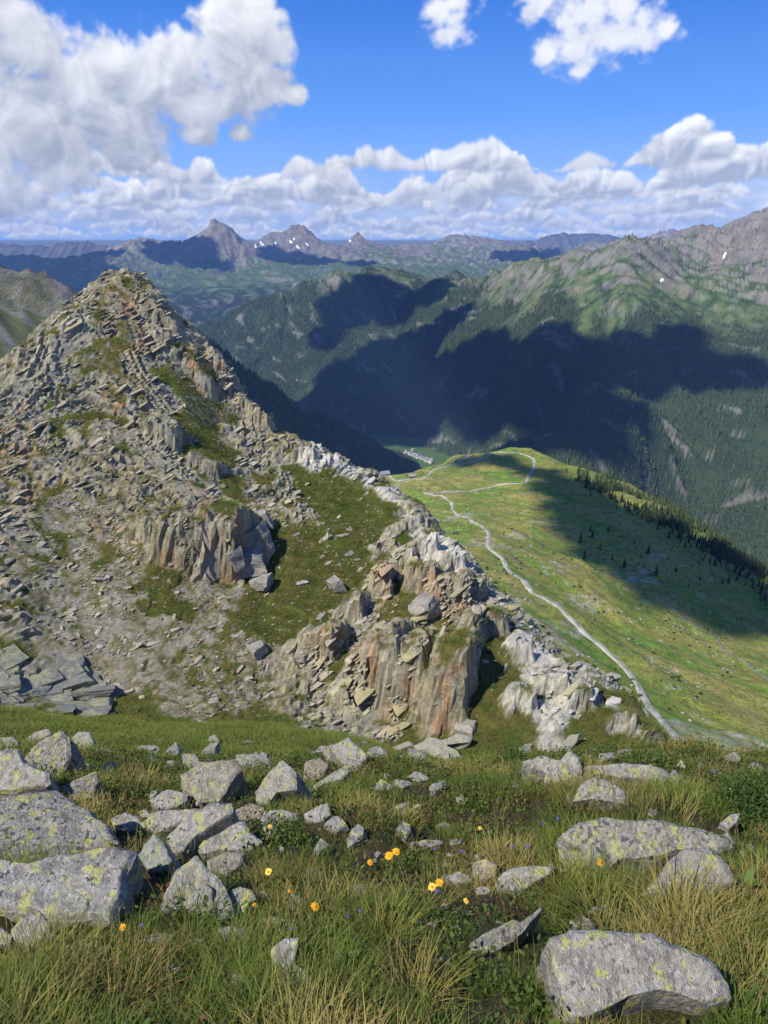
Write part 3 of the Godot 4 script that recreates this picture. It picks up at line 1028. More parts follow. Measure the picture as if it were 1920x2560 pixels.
func make_sides() -> void:
	var ca := points([[-500, 480, 1900], [-200, 590, 1850], [0, 690, 1800], [60, 715, 1780], [105, 738, 1750], [128, 735, 1730], [165, 741, 1700], [208, 757, 1650], [260, 800, 1620], [340, 860, 1600]])
	var c := PackedVector3Array()
	c.append_array(ca)
	c.append_array(away(ca, [[120, 100], [500, 380]]))
	c.append_array(points([[-200, 800, 1500], [0, 790, 1520], [100, 810, 1480], [200, 850, 1450], [-200, 950, 1250], [100, 950, 1250], [250, 950, 1300]]))
	side_a = make_patch(c, 25.0, -1700, -300, -2400, -1150, 10.0, 4)
	reshape(side_a, func(x: float, z: float, y: float) -> float:
		return y + nR.get_noise_2d((x * 0.8 - z * 0.6) * 0.006, (x * 0.6 + z * 0.8) * 0.002) * 24.0 + nR.get_noise_2d(x * 0.02, z * 0.02) * 7.0)
	var cb := points([[-500, 620, 900], [-200, 700, 930], [0, 768, 980], [60, 792, 1010], [122, 816, 1040], [200, 860, 1080], [300, 930, 1100]])
	c = PackedVector3Array()
	c.append_array(cb)
	c.append_array(away(cb, [[60, 50], [300, 240]]))
	c.append_array(points([[-200, 900, 780], [0, 900, 820], [100, 920, 850], [-200, 1100, 640], [150, 1050, 740]]))
	side_b = make_patch(c, 15.0, -1100, -200, -1400, -560, 6.0, 4)
	reshape(side_b, func(x: float, z: float, y: float) -> float:
		return y + nR.get_noise_2d((x * 0.8 - z * 0.6) * 0.012, (x * 0.6 + z * 0.8) * 0.004) * 7.0 + nF.get_noise_2d(x * 0.03, z * 0.03) * 3.0)

func make_far() -> void:
	var crest := points([[-300, 600, 9800], [-100, 606, 9700], [80, 622, 9300], [160, 630, 9000], [272, 610, 9200], [295, 601, 9300], [341, 595, 9500], [370, 594, 9500], [405, 598, 9500], [431, 597, 9500], [475, 594, 9500], [503, 582, 9500], [524, 568, 9500], [532, 550, 9500], [547, 560, 9500], [564, 565, 9500], [582, 576, 9550], [606, 592, 9600], [628, 603, 9700], [654, 591, 9800], [680, 581, 9900], [709, 582, 9950], [720, 568, 10000], [735, 564, 10000], [744, 568, 10000], [758, 564, 10000], [775, 581, 10000], [799, 602, 10100], [816, 613, 10200], [856, 602, 10400], [880, 591, 10400], [896, 581, 10500], [914, 597, 10500], [932, 608, 10500], [995, 611, 10700], [1064, 608, 10800], [1090, 599, 10900], [1128, 591, 11000], [1143, 587, 11000], [1163, 594, 11000], [1203, 597, 11000], [1249, 607, 11100], [1301, 609, 11200], [1400, 612, 11300], [1500, 600, 9500], [1550, 598, 9000], [1620, 594, 8800], [1660, 576, 8700], [1706, 581, 8700], [1800, 600, 8600]])
	var c := PackedVector3Array()
	c.append_array(crest)
	c.append_array(away(crest, [[700, 420], [2200, 900]]))
	c.append_array(points([[295, 616, 8300], [262, 650, 7950], [235, 690, 7650], [190, 735, 7300], [360, 650, 8500], [430, 640, 8750], [400, 700, 7900], [440, 755, 7000], [480, 830, 6200], [330, 760, 6800], [100, 690, 7800], [0, 690, 7900], [120, 650, 8500], [60, 760, 7000], [200, 800, 6500],
		[500, 640, 8900], [560, 700, 7900], [600, 640, 9100], [620, 690, 8100], [660, 760, 6900], [740, 640, 9200], [745, 640, 9000], [700, 690, 8100], [760, 720, 7500], [850, 650, 9000], [900, 650, 9000], [880, 690, 8100], [1000, 650, 9000], [1010, 690, 8000], [1130, 640, 9600], [1200, 640, 9500], [1130, 680, 8500], [1300, 640, 9300], [1500, 640, 8200], [1650, 620, 8000],
		[-200, 700, 7500], [560, 800, 6300], [700, 800, 6300]]))
	range_far = make_patch(c, 22.0, -6200, 5600, -12900, -5900, 24.0, 2)
	reshape(range_far, func(x: float, z: float, y: float) -> float:
		var up := y - EYE.y
		var crag := smoothstep(-500.0, 60.0, up)
		var warp := nS.get_noise_2d(x * 0.0006, z * 0.0006)
		var g := nR.get_noise_2d(x * 0.0011 + warp * 0.7, z * 0.0009)
		var f := nR.get_noise_2d(x * 0.0042 + warp, z * 0.0030)
		var top := smoothstep(60.0, -120.0, up)
		return y - (1.0 - g) * 70.0 * top - (1.0 - f) * (14.0 + 24.0 * crag) * (0.25 + 0.75 * top) - (1.0 - nR.get_noise_2d(x * 0.0050 + warp, z * 0.0042)) * 50.0 * crag - (1.0 - nR.get_noise_2d(x * 0.014, z * 0.014)) * 22.0 * crag + 14.0 * crag + 52.0 * smoothstep(-20.0, 170.0, up))
	stage("far ranges")

func far_paint(x: float, z: float, y: float, n: Vector3) -> Color:
	var a := nF.get_noise_2d(x * 0.0013, z * 0.0013)
	var b := nF.get_noise_2d(x * 0.006, z * 0.006)
	var c := nF.get_noise_2d(x * 0.02, z * 0.02)
	var up := y - EYE.y
	var v := Vector3(0.14, 0.22, 0.07).lerp(Vector3(0.10, 0.17, 0.055), clampf(0.5 + b * 1.2, 0.0, 1.0))
	v = v.lerp(Vector3(0.035, 0.055, 0.025), smoothstep(-420.0, -560.0, up + b * 170.0))
	var rock := Vector3(0.32, 0.315, 0.30).lerp(Vector3(0.33, 0.29, 0.25), clampf(0.5 + a * 1.6, 0.0, 1.0)).lerp(Vector3(0.21, 0.205, 0.20), smoothstep(0.0, 0.4, c))
	var high := smoothstep(-260.0, -60.0, up + a * 220.0 + b * 190.0)
	v = v.lerp(rock, maxf(high, smoothstep(0.80, 0.68, n.y + c * 0.1)))
	v = v.lerp(Vector3(0.30, 0.29, 0.255), smoothstep(0.2, 0.4, b + c * 0.6) * 0.5)
	return Color(v.x, v.y, v.z)

# a jagged range far behind everything: a body with two sides, from its crest as seen in the photograph
func back_range(called: String, list: Array, d: float, low: float, label: String) -> void:
	var V := PackedVector3Array()
	var C := PackedColorArray()
	var I := PackedInt32Array()
	var cols := 0
	var rows_ := 14
	for k in list.size() - 1:
		for s in 8:
			var t := s / 8.0
			var p := pt(lerpf(list[k][0], list[k + 1][0], t), lerpf(list[k][1], list[k + 1][1], t), d)
			p.y += nR.get_noise_2d(p.x * 0.004, d) * 28.0 * (1.0 if s else 0.3)
			for j in rows_:
				var u := float(j) / (rows_ - 1)
				var off := u * 2200.0 - 500.0
				var fall := absf(off) * 0.62
				var q := Vector3(p.x, maxf(p.y - fall, low), p.z + off)
				q.y += nR.get_noise_2d(q.x * 0.003, q.z * 0.0012) * minf(fall * 0.4, 130.0)
				V.append(q)
				var c := 0.17 + 0.05 * nF.get_noise_2d(q.x * 0.004, q.z * 0.004)
				C.append(Color(c, c * 0.97, c * 0.92))
			cols += 1
	for i in cols - 1:
		for j in rows_ - 1:
			var k := i * rows_ + j
			I.append_array(PackedInt32Array([k, k + rows_, k + 1, k + rows_, k + rows_ + 1, k + 1]))
	tag(put(called, mesh_of(V, I, C), M.far_big), label, "mountain", "", "structure")

func add_terrain() -> void:
	tag(put("rocky_ridge", near_mesh(), M.ridge), "rocky ridge of tilted grey slabs rising behind the grassy saddle", "ridge", "", "structure")
	tag(put("green_hill", sheet(hill, hill_paint), M.turf_far), "broad green grassy spur crossed by a pale gravel track", "hill", "", "structure")
	tag(put("wooded_mountain", sheet(slope, mountain_paint), M.far), "long mountain side with forest below and bare rock crest above", "mountain", "", "structure")
	tag(put("dark_wooded_spur", sheet(spur, func(x: float, z: float, y: float, n: Vector3) -> Color:
		var b := nF.get_noise_2d(x * 0.012, z * 0.012)
		var v := Vector3(0.035, 0.055, 0.022).lerp(Vector3(0.08, 0.11, 0.035), smoothstep(0.15, 0.45, b))
		return Color(v.x, v.y, v.z)), M.far), "steep forested spur falling to the valley floor behind the rocky ridge", "hill", "", "structure")
	var side := func(x: float, z: float, y: float, n: Vector3) -> Color:
		var b := nF.get_noise_2d((x * 0.8 - z * 0.6) * 0.02, (x * 0.6 + z * 0.8) * 0.006)
		var c := nF.get_noise_2d(x * 0.05, z * 0.05)
		var v := Vector3(0.13, 0.14, 0.065).lerp(Vector3(0.27, 0.255, 0.22), smoothstep(-0.15, 0.3, b + c * 0.5))
		v = v.lerp(Vector3(0.17, 0.165, 0.15), smoothstep(0.1, 0.4, c))
		return Color(v.x, v.y, v.z)
	tag(put("grey_mountainside", sheet(side_a, side), M.far), "grey rocky mountainside behind the pale green slope beside the rocky ridge", "mountain", "", "structure")
	tag(put("pale_green_slope", sheet(side_b, func(x: float, z: float, y: float, n: Vector3) -> Color:
		var b := nF.get_noise_2d((x * 0.8 - z * 0.6) * 0.03, (x * 0.6 + z * 0.8) * 0.008)
		var v := Vector3(0.155, 0.165, 0.065).lerp(Vector3(0.30, 0.28, 0.24), smoothstep(0.12, 0.32, b))
		return Color(v.x, v.y, v.z)), M.turf_far), "pale green slope streaked with stones behind the rocky ridge", "hill", "", "structure")
	tag(put("far_mountain_range", sheet(range_far, far_paint), M.far_big), "far range with pointed rocky peaks, green flanks and snow specks", "mountain", "", "structure")
	back_range("blue_range", [[-200, 618], [0, 609], [46, 612], [66, 616], [95, 609], [119, 617], [139, 609], [158, 607], [176, 604], [200, 608], [217, 601], [237, 611], [300, 616], [420, 620]], 13500.0, -700.0, "hazy blue range on the horizon beyond the pointed peaks")
	back_range("jagged_blue_massif", [[1180, 622], [1301, 612], [1322, 601], [1336, 609], [1353, 594], [1372, 590], [1388, 584], [1400, 586], [1411, 579], [1424, 586], [1440, 584], [1481, 584], [1510, 588], [1527, 588], [1580, 604], [1700, 618]], 15500.0, -700.0, "jagged hazy blue massif above the brown ridge on the horizon")
	# the valley floor: one sheet out to the horizon
	var floor_ := Patch.new()
	floor_.c = 400.0
	floor_.x0 = -9600
	floor_.z0 = -16400
	floor_.nx = 49
	floor_.nz = 43
	floor_.h.resize(49 * 43)
	floor_.h.fill(VALLEY)
	tag(put("valley_ground", sheet(floor_, func(x: float, z: float, y: float, n: Vector3) -> Color:
		var b := nF.get_noise_2d(x * 0.003, z * 0.003)
		var v := Vector3(0.085, 0.15, 0.04).lerp(Vector3(0.12, 0.17, 0.05), clampf(0.5 + b * 1.5, 0.0, 1.0))
		return Color(v.x, v.y, v.z)), M.turf_far), "green meadows on the valley floor far below", "ground", "", "structure")
	stage("terrain meshes")

const FX0 := -6.0
const FX1 := 7.8
const FZ0 := -10.0
const FZ1 := 0.2
const VALLEY := -985.0

# ---- stones ---------------------------------------------------------------------------
func clip(poly: PackedVector3Array, n: Vector3, d: float) -> PackedVector3Array:
	var out := PackedVector3Array()
	for i in poly.size():
		var a := poly[i]
		var b := poly[(i + 1) % poly.size()]
		var da := n.dot(a) - d
		var db := n.dot(b) - d
		if da <= 0.0:
			out.append(a)
		if (da < 0.0 and db > 0.0) or (da > 0.0 and db < 0.0):
			out.append(a.lerp(b, da / (da - db)))
	return out

# a broken block: a box with corners and edges split off, then (levels > 0) weathered by noise
func broken(seed_: int, size: Vector3, cuts: int, levels: int, wear: float, tones: Array = [], upright := false) -> ArrayMesh:
	var r := RandomNumberGenerator.new()
	r.seed = seed_
	var planes: Array = []
	for ax in 3:
		for s in [-1.0, 1.0]:
			var n := Vector3.ZERO
			n[ax] = s
			n += Vector3(r.randf_range(-1, 1), r.randf_range(-1, 1), r.randf_range(-1, 1)) * 0.22
			planes.append([n.normalized(), r.randf_range(0.42, 0.5)])
	for k in cuts:
		var n := Vector3(r.randfn(), r.randfn() * 0.8, r.randfn()).normalized()
		planes.append([n, r.randf_range(0.44, 0.62)])
	var tri := PackedVector3Array()
	for k in planes.size():
		var n: Vector3 = planes[k][0]
		var u := n.cross(Vector3.UP if absf(n.y) < 0.9 else Vector3.RIGHT).normalized()
		var v := n.cross(u)
		var o: Vector3 = n * float(planes[k][1])
		var poly := PackedVector3Array([o + (u + v) * 3.0, o + (v - u) * 3.0, o - (u + v) * 3.0, o + (u - v) * 3.0])
		for q in planes.size():
			if q != k and poly.size() > 2:
				poly = clip(poly, planes[q][0], planes[q][1])
		if poly.size() < 3:
			continue
		for i in range(1, poly.size() - 1):
			var A := poly[0] * size
			var B := poly[i] * size
			var C := poly[i + 1] * size
			if (B - A).cross(C - A).dot(n / size) > 0.0:
				tri.append_array(PackedVector3Array([A, C, B]))
			else:
				tri.append_array(PackedVector3Array([A, B, C]))
	for l in levels:
		var t2 := PackedVector3Array()
		for k in range(0, tri.size(), 3):
			var A := tri[k]
			var B := tri[k + 1]
			var C := tri[k + 2]
			var longest := maxf(A.distance_to(B), maxf(B.distance_to(C), C.distance_to(A)))
			if longest < 0.02:
				t2.append_array(PackedVector3Array([A, B, C]))
				continue
			var ab := (A + B) * 0.5
			var bc := (B + C) * 0.5
			var ca := (C + A) * 0.5
			t2.append_array(PackedVector3Array([A, ab, ca, ab, B, bc, ca, bc, C, ab, bc, ca]))
		tri = t2
	var V := PackedVector3Array()
	var I := PackedInt32Array()
	var seen := {}
	for p in tri:
		var key := Vector3i((p * 2000.0).round())
		if not seen.has(key):
			seen[key] = V.size()
			V.append(p)
		I.append(seen[key])
	if levels > 0:
		var s := maxf(size.x, maxf(size.y, size.z))
		var off := Vector3(seed_ % 91, seed_ % 37, seed_ % 53)
		for k in V.size():
			var p := V[k] / s
			var n := p.normalized()
			# layers: the stone splits across its own y
			var lay := nS.get_noise_3d(p.x * 0.8 + off.x, p.y * 7.0 * s / size.y * 0.5 + off.y, p.z * 0.8 + off.z)
			var q := nF.get_noise_3d(p.x * 1.7 + off.x, p.y * 2.6 + off.y, p.z * 1.7 + off.z)
			var f := nF.get_noise_3d(p.x * 7.0 + off.z, p.y * 11.0 + off.y, p.z * 7.0 + off.x)
			if upright:
				# plates that stand on edge: deep joints between them
				var u := p.x * 1.0 + p.y * 0.28
				lay = nR.get_noise_3d(u * 3.2 + off.x + q * 0.4, p.y * 0.35 + off.y, p.z * 0.8 + off.z) * 0.9 + nR.get_noise_3d(u * 8.0 + off.x, p.y * 1.6 + off.y, p.z * 2.0) * 0.5
			V[k] += Vector3(n.x, n.y * 0.6, n.z) * s * wear * (lay * 0.45 + q * 0.9 + f * 0.35)
	var C := PackedColorArray()
	if tones.size():
		var s := maxf(size.x, maxf(size.y, size.z))
		for p in V:
			var q := nF.get_noise_3d(p.x / s * 1.3 + seed_, p.y / s * 0.7, p.z / s * 1.3)
			var t := nF.get_noise_3d(p.x / s * 5.0 + seed_, p.y / s * 2.5, p.z / s * 5.0)
			var c: Vector3 = tones[0].lerp(tones[1], smoothstep(-0.12, 0.30, q + t * 0.35))
			c *= 1.0 + t * 0.35
			C.append(Color(c.x, c.y, c.z))
	return mesh_of(V, I, C, levels == 0)

# a boulder whose outline is known: outline in photograph pixels, laid on a sloping top plane, with real thickness
func traced(outline: Array, lift: float, n: Vector3, thick: float, seed_: int, wear: float, mat: Material, label: String, group := "", tone := Color(1, 1, 1), called := "boulder") -> void:
	var low: Array = outline[0]
	for q in outline:
		if q[1] > low[1]:
			low = q
	var g := hit(near, low[0], low[1], 0.8, 60.0)
	n = n.normalized()
	var o := g + n * (lift * 0.85 + 0.02)
	var P := PackedVector3Array()
	for q in outline:
		var r := ray(q[0], q[1])
		var den := n.dot(r)
		P.append(EYE + r * (n.dot(o - EYE) / den))
	var drop := (n * 0.45 + Vector3.UP * 0.55).normalized()
	thick = thick * 1.6 + 0.1
	var centre := Vector3.ZERO
	for p in P:
		centre += p / P.size()
	var span := 0.0
	for p in P:
		span = maxf(span, p.distance_to(centre))
	var N := 116
	var ring := PackedVector3Array()
	var total := 0.0
	for i in P.size():
		total += P[i].distance_to(P[(i + 1) % P.size()])
	var acc := 0.0
	var i := 0
	for k in N:
		var want := total * k / N
		while acc + P[i].distance_to(P[(i + 1) % P.size()]) < want:
			acc += P[i].distance_to(P[(i + 1) % P.size()])
			i += 1
		var l := P[i].distance_to(P[(i + 1) % P.size()])
		var edge := P[i].lerp(P[(i + 1) % P.size()], (want - acc) / l)
		var chip := nF.get_noise_2d(k * 0.11 + seed_ * 7.0, seed_) * 0.055 + (hash01(floorf(k * 0.22) + seed_ * 3.0) - 0.5) * 0.05
		ring.append(edge + (edge - centre) * chip)
	var V := PackedVector3Array()
	var I := PackedInt32Array()
	var C := PackedColorArray()
	var tops := 20
	var sides := 11
	V.append(Vector3.ZERO)
	var off := Vector3(seed_ * 3.7, seed_ * 1.3, seed_ * 2.1)
	var lay := (n + Vector3(0.35, 0.1, 0.2)).normalized()
	for j in tops + sides:
		for k in N:
			var e := ring[k] - centre
			var p: Vector3
			var amount := 1.0
			if j < tops:
				var u := float(j + 1) / tops
				u = 1.0 - pow(1.0 - u, 1.25)
				p = e * u - n * span * 0.06 * smoothstep(0.85, 1.0, u)
			else:
				var u := float(j - tops + 1) / sides
				var under := nF.get_noise_2d(e.x / span * 1.5 + off.x, e.z / span * 1.5 + off.z) * 0.5
				p = e * (1.0 + 0.03 * sin(u * PI) + u * u * (under - 0.12)) - n * span * 0.06 - drop * thick * u
			var w := (p + off) / span
			var bulk := nF.get_noise_3d(w.x * 0.9, w.y * 0.9, w.z * 0.9)
			var fine := nF.get_noise_3d(w.x * 3.6, w.y * 3.6, w.z * 3.6)
			var ld := lay.dot(p) / span
			var step := nR.get_noise_2d(ld * 5.0 + bulk * 0.8, seed_ + w.x * 0.25)
			# thin plates broken off in steps
			var plate := hash01(floorf(ld * 8.0 + bulk * 1.6 + fine * 0.5) + seed_ * 1.7) - 0.5
			var dirn := n if j < tops else (n * 0.25 + e.normalized()).normalized()
			p += dirn * span * wear * (bulk * 0.9 + fine * 0.62 + step * 0.45 + plate * 0.75)
			V.append(p)
	for k in N:
		var k2 := (k + 1) % N
		I.append_array(PackedInt32Array([0, 1 + k, 1 + k2]))
		for j in tops + sides - 1:
			var a := 1 + j * N + k
			var b := 1 + j * N + k2
			I.append_array(PackedInt32Array([a, a + N, b, b, a + N, b + N]))
	# facing: turn the faces outwards whichever way the outline runs
	var test := (V[I[2]] - V[I[0]]).cross(V[I[1]] - V[I[0]])
	if test.dot(n) < 0.0:
		for k in range(0, I.size(), 3):
			var t := I[k + 1]
			I[k + 1] = I[k + 2]
			I[k + 2] = t
	for v in V:
		C.append(tone)
	var ob := put(called, mesh_of(V, I, C), mat)
	ob.position = centre
	tag(ob, label, "rock", group)
	stones_at.append([centre, span])

var stones_at: Array = []

func zl(list: Array) -> Array:     # outline noted on the enlarged lower left quarter
	return list.map(func(q): return [q[0] * 0.5787, 1780.0 + q[1] * 0.5787])

func zr(list: Array) -> Array:     # ... and lower right quarter
	return list.map(func(q): return [960.0 + q[0] * 0.5787, 1780.0 + q[1] * 0.5787])

func add_foreground_rocks() -> void:
	var up := Vector3(0, 1, 0)
	var L: Material = M.lichen
	var G: Material = M.gneiss
	var D: Material = M.dark_lichen
	# left: the great slab and its neighbours
	traced(zl([[-160, 350], [0, 350], [120, 335], [240, 320], [330, 380], [400, 400], [430, 440], [500, 520], [510, 560], [400, 580], [250, 600], [100, 630], [-160, 640]]), 0.22, Vector3(0.05, 1, 0.10), 0.30, 1, 0.055, D, "large slab with black crusts, upper layer of the broad lichened slab pile")
	traced(zl([[-160, 610], [100, 640], [250, 600], [400, 580], [500, 570], [590, 590], [560, 680], [545, 760], [520, 840], [480, 905], [400, 880], [300, 893], [200, 880], [100, 855], [0, 840], [-160, 800]]), 0.12, Vector3(0.04, 1, 0.14), 0.24, 2, 0.042, L, "broad grey slab with round yellow lichen spots overhanging dark grass")
	traced(zl([[110, 190], [160, 130], [260, 80], [300, 120], [305, 190], [280, 250], [250, 300], [200, 290], [130, 250], [90, 215]]), 0.08, Vector3(-0.1, 0.55, 0.8), 0.32, 3, 0.07, D, "upright pointed rock with white and black crusts behind the great slab")
	traced(zl([[-120, 250], [0, 160], [75, 155], [105, 215], [210, 260], [225, 310], [170, 330], [60, 345], [-120, 350]]), 0.10, Vector3(-0.1, 0.8, 0.5), 0.3, 4, 0.06, L, "dark ribbed rock with yellow lichen rising behind the great slab")
	traced(zl([[260, 325], [330, 290], [415, 255], [432, 300], [405, 350], [385, 400], [330, 395], [280, 360]]), 0.10, Vector3(0.2, 0.6, 0.7), 0.25, 5, 0.06, D, "hooked black-crusted rock fin at the edge of the meadow")
	traced(zl([[45, 940], [90, 890], [170, 862], [215, 920], [215, 985], [150, 1020], [60, 990]]), 0.04, Vector3(-0.15, 0.8, 0.6), 0.2, 6, 0.06, G, "pale grey stone wedged beneath the great slab's front edge")
	traced(zl([[-60, 960], [0, 930], [50, 970], [40, 1010], [-60, 1000]]), 0.03, Vector3(-0.15, 0.8, 0.6), 0.15, 7, 0.06, G, "small pale stone tucked beside the wedged stone beneath the great slab")
	# the broken spread of slabs in the middle
	traced(zl([[785, 180], [840, 180], [870, 225], [850, 255], [800, 255], [790, 220]]), 0.06, Vector3(-0.3, 0.5, 0.8), 0.2, 8, 0.06, D, "narrow upright dark fin at the far end of the slab spread")
	traced(zl([[1020, 180], [1110, 178], [1160, 200], [1180, 245], [1130, 250], [1050, 235], [1015, 205]]), 0.06, Vector3(0, 0.9, 0.4), 0.2, 9, 0.06, G, "rounded grey block at the back of the slab spread")
	traced(zl([[860, 215], [1010, 200], [1040, 245], [1000, 300], [950, 380], [860, 385], [790, 330], [780, 270]]), 0.08, Vector3(-0.1, 0.9, 0.3), 0.25, 10, 0.06, G, "tan cracked slab in the middle of the slab spread", "", Color(1.1, 0.98, 0.85))
	traced(zl([[645, 380], [720, 330], [800, 345], [810, 380], [760, 410], [680, 415]]), 0.05, Vector3(-0.1, 0.9, 0.3), 0.2, 11, 0.05, L, "yellow-lichened slab lying against the meadow")
	traced(zl([[1100, 350], [1150, 270], [1215, 205], [1280, 260], [1285, 340], [1200, 350], [1150, 410], [1100, 390]]), 0.05, Vector3(-0.35, 0.55, 0.75), 0.28, 12, 0.05, G, "tall leaning slab with smooth grey face and lichened tip", "", Color(1.08, 1.08, 1.06))
	traced(zl([[475, 460], [540, 430], [600, 455], [620, 490], [560, 520], [500, 505]]), 0.05, Vector3(-0.1, 0.9, 0.4), 0.2, 13, 0.06, L, "low lichened block beside the great slab's corner")
	traced(zl([[600, 480], [690, 420], [860, 415], [850, 450], [740, 500], [690, 520], [620, 520]]), 0.07, Vector3(-0.15, 0.9, 0.35), 0.2, 14, 0.05, L, "long thin slab with lichened edge across the slab spread")
	traced(zl([[715, 540], [800, 450], [910, 390], [1000, 395], [1010, 430], [920, 490], [840, 540], [790, 600], [745, 615]]), 0.07, Vector3(-0.2, 0.9, 0.4), 0.2, 15, 0.045, G, "smooth tilted slab with a white quartz corner")
	traced(zl([[870, 540], [960, 480], [1050, 460], [1075, 510], [1140, 560], [1080, 600], [950, 600], [880, 610], [840, 590]]), 0.07, Vector3(-0.1, 0.9, 0.4), 0.22, 16, 0.05, L, "flat slab thick with yellow lichen beside the green tussocks")
	traced(zl([[1000, 430], [1080, 390], [1140, 410], [1130, 460], [1060, 470], [990, 465]]), 0.05, Vector3(0, 0.9, 0.4), 0.18, 17, 0.06, G, "brown angular block at the right end of the slab spread", "", Color(1.05, 0.9, 0.75))
	traced(zl([[1140, 425], [1220, 415], [1300, 440], [1280, 470], [1160, 480], [1115, 490]]), 0.05, Vector3(0, 1, 0.3), 0.15, 18, 0.05, G, "flat grey slab half sunk in dark leafy cover")
	traced(zl([[1310, 440], [1370, 405], [1415, 392], [1430, 440], [1390, 475], [1330, 470]]), 0.05, Vector3(-0.2, 0.9, 0.4), 0.15, 19, 0.06, G, "striped grey block in the leafy cover beside the flat slab")
	traced(zl([[590, 620], [660, 520], [700, 560], [740, 640], [720, 690], [640, 700]]), 0.05, Vector3(-0.3, 0.6, 0.7), 0.2, 20, 0.05, G, "blue-grey pointed slab standing beside the great slab", "", Color(0.85, 0.92, 0.92))
	traced(zl([[890, 640], [970, 605], [1060, 600], [1040, 660], [980, 710], [900, 690]]), 0.05, Vector3(0, 0.9, 0.45), 0.2, 21, 0.05, G, "dark grey slab with a torn edge above the tussocks", "", Color(0.85, 0.84, 0.82))
	traced(zl([[700, 800], [760, 680], [850, 620], [900, 680], [960, 730], [1000, 820], [1010, 890], [930, 900], [915, 850], [820, 830], [770, 860], [690, 870]]), 0.10, Vector3(-0.12, 0.75, 0.6), 0.3, 22, 0.06, G, "large cracked grey rock in front of the slab spread")
	traced(zl([[820, 790], [870, 735], [915, 760], [920, 860], [880, 890], [800, 850]]), 0.13, Vector3(-0.1, 0.6, 0.8), 0.2, 23, 0.05, G, "smooth pale block split from the large cracked rock", "", Color(1.1, 1.1, 1.08))
	traced(zl([[985, 770], [1040, 755], [1090, 770], [1110, 810], [1075, 830], [1050, 880], [1010, 870]]), 0.06, Vector3(0.1, 0.7, 0.7), 0.2, 24, 0.05, L, "round lichened stone at the cracked rock's right foot")
	traced(zl([[1105, 775], [1140, 770], [1155, 795], [1130, 810]]), 0.03, up, 0.1, 25, 0.06, G, "fist-sized grey stone beside the round lichened stone")
	traced(zl([[940, 930], [1000, 922], [1060, 935], [1085, 985], [1040, 1010], [970, 985]]), 0.05, Vector3(0, 0.9, 0.4), 0.18, 26, 0.05, G, "low grey hump of rock in front of the cracked rock")
	traced(zl([[1140, 890], [1180, 880], [1250, 900], [1290, 930], [1250, 950], [1190, 945]]), 0.03, Vector3(0, 1, 0.3), 0.12, 27, 0.06, G, "flat grey stone among grass beside the violet flowers")
	traced(zl([[1175, 1010], [1230, 975], [1290, 972], [1290, 1005], [1245, 1040], [1260, 1075], [1320, 1120], [1385, 1190], [1380, 1210], [1300, 1215], [1260, 1180], [1240, 1140], [1190, 1100], [1170, 1050]]), 0.05, Vector3(-0.1, 0.9, 0.4), 0.2, 28, 0.06, L, "bent lichened rock around a hollow of dead grass")
	traced(zl([[1000, 1130], [1040, 1130], [1090, 1190], [1095, 1225], [1040, 1210], [1005, 1170]]), 0.03, Vector3(-0.1, 0.9, 0.4), 0.12, 29, 0.06, G, "small wedge-shaped rock deep in the near grass")
	traced(zl([[300, 1010], [370, 995], [460, 1010], [470, 1050], [380, 1070], [310, 1060]]), 0.03, Vector3(0, 1, 0.3), 0.15, 30, 0.06, G, "dark flat rock in shade in front of the great slab", "", Color(0.98, 0.95, 0.92))
	traced(zl([[600, 980], [680, 950], [760, 960], [740, 1010], [640, 1030]]), 0.03, Vector3(0, 1, 0.3), 0.15, 31, 0.06, G, "brownish flat rock below the large cracked rock", "", Color(0.9, 0.82, 0.74))
	# the block pile at the brink
	traced(zl([[1420, 145], [1505, 110], [1590, 185], [1560, 225], [1490, 240], [1450, 190]]), 0.06, Vector3(-0.15, 0.75, 0.65), 0.25, 32, 0.03, L, "square pale block perched on the brow of the slope", "", Color(1.15, 1.15, 1.1))
	traced(zl([[1310, 260], [1320, 210], [1380, 195], [1420, 225], [1400, 280], [1360, 310], [1310, 300]]), 0.05, Vector3(0, 0.9, 0.4), 0.25, 33, 0.06, G, "brown stone stacked below the square pale block", "", Color(0.95, 0.85, 0.74))
	traced(zl([[1330, 330], [1400, 285], [1480, 235], [1510, 250], [1480, 290], [1400, 310], [1340, 350]]), 0.05, Vector3(-0.2, 0.9, 0.4), 0.15, 34, 0.05, G, "long grey slab sloping in front of the square pale block")
	traced(zl([[1390, 165], [1440, 160], [1470, 220], [1410, 215]]), 0.08, Vector3(-0.4, 0.6, 0.6), 0.2, 35, 0.05, G, "dark stone tucked behind the square pale block", "", Color(0.95, 0.93, 0.9))
	# right: the brow and the big boulders
	traced(zr([[0, 165], [110, 122], [130, 140], [40, 175]]), 0.04, Vector3(-0.1, 1, 0.2), 0.15, 36, 0.05, G, "thin slab lying on the brow beside the ridged outcrop")
	traced(zr([[130, 140], [190, 105], [250, 120], [330, 85], [385, 105], [370, 130], [290, 130], [240, 150], [320, 170], [340, 195], [270, 205], [200, 170], [150, 165]]), 0.07, Vector3(-0.1, 0.9, 0.3), 0.25, 37, 0.07, L, "ridged grey outcrop on the brow of the slope")
	traced(zr([[605, 140], [640, 135], [635, 165], [612, 170]]), 0.03, Vector3(-0.1, 0.6, 0.7), 0.1, 38, 0.05, G, "small pale stone standing in grass on the brow")
	traced(zr([[755, 160], [800, 100], [845, 95], [835, 130], [800, 165]]), 0.05, Vector3(-0.3, 0.5, 0.8), 0.15, 39, 0.05, G, "tilted slab pointing up from the brow of the slope")
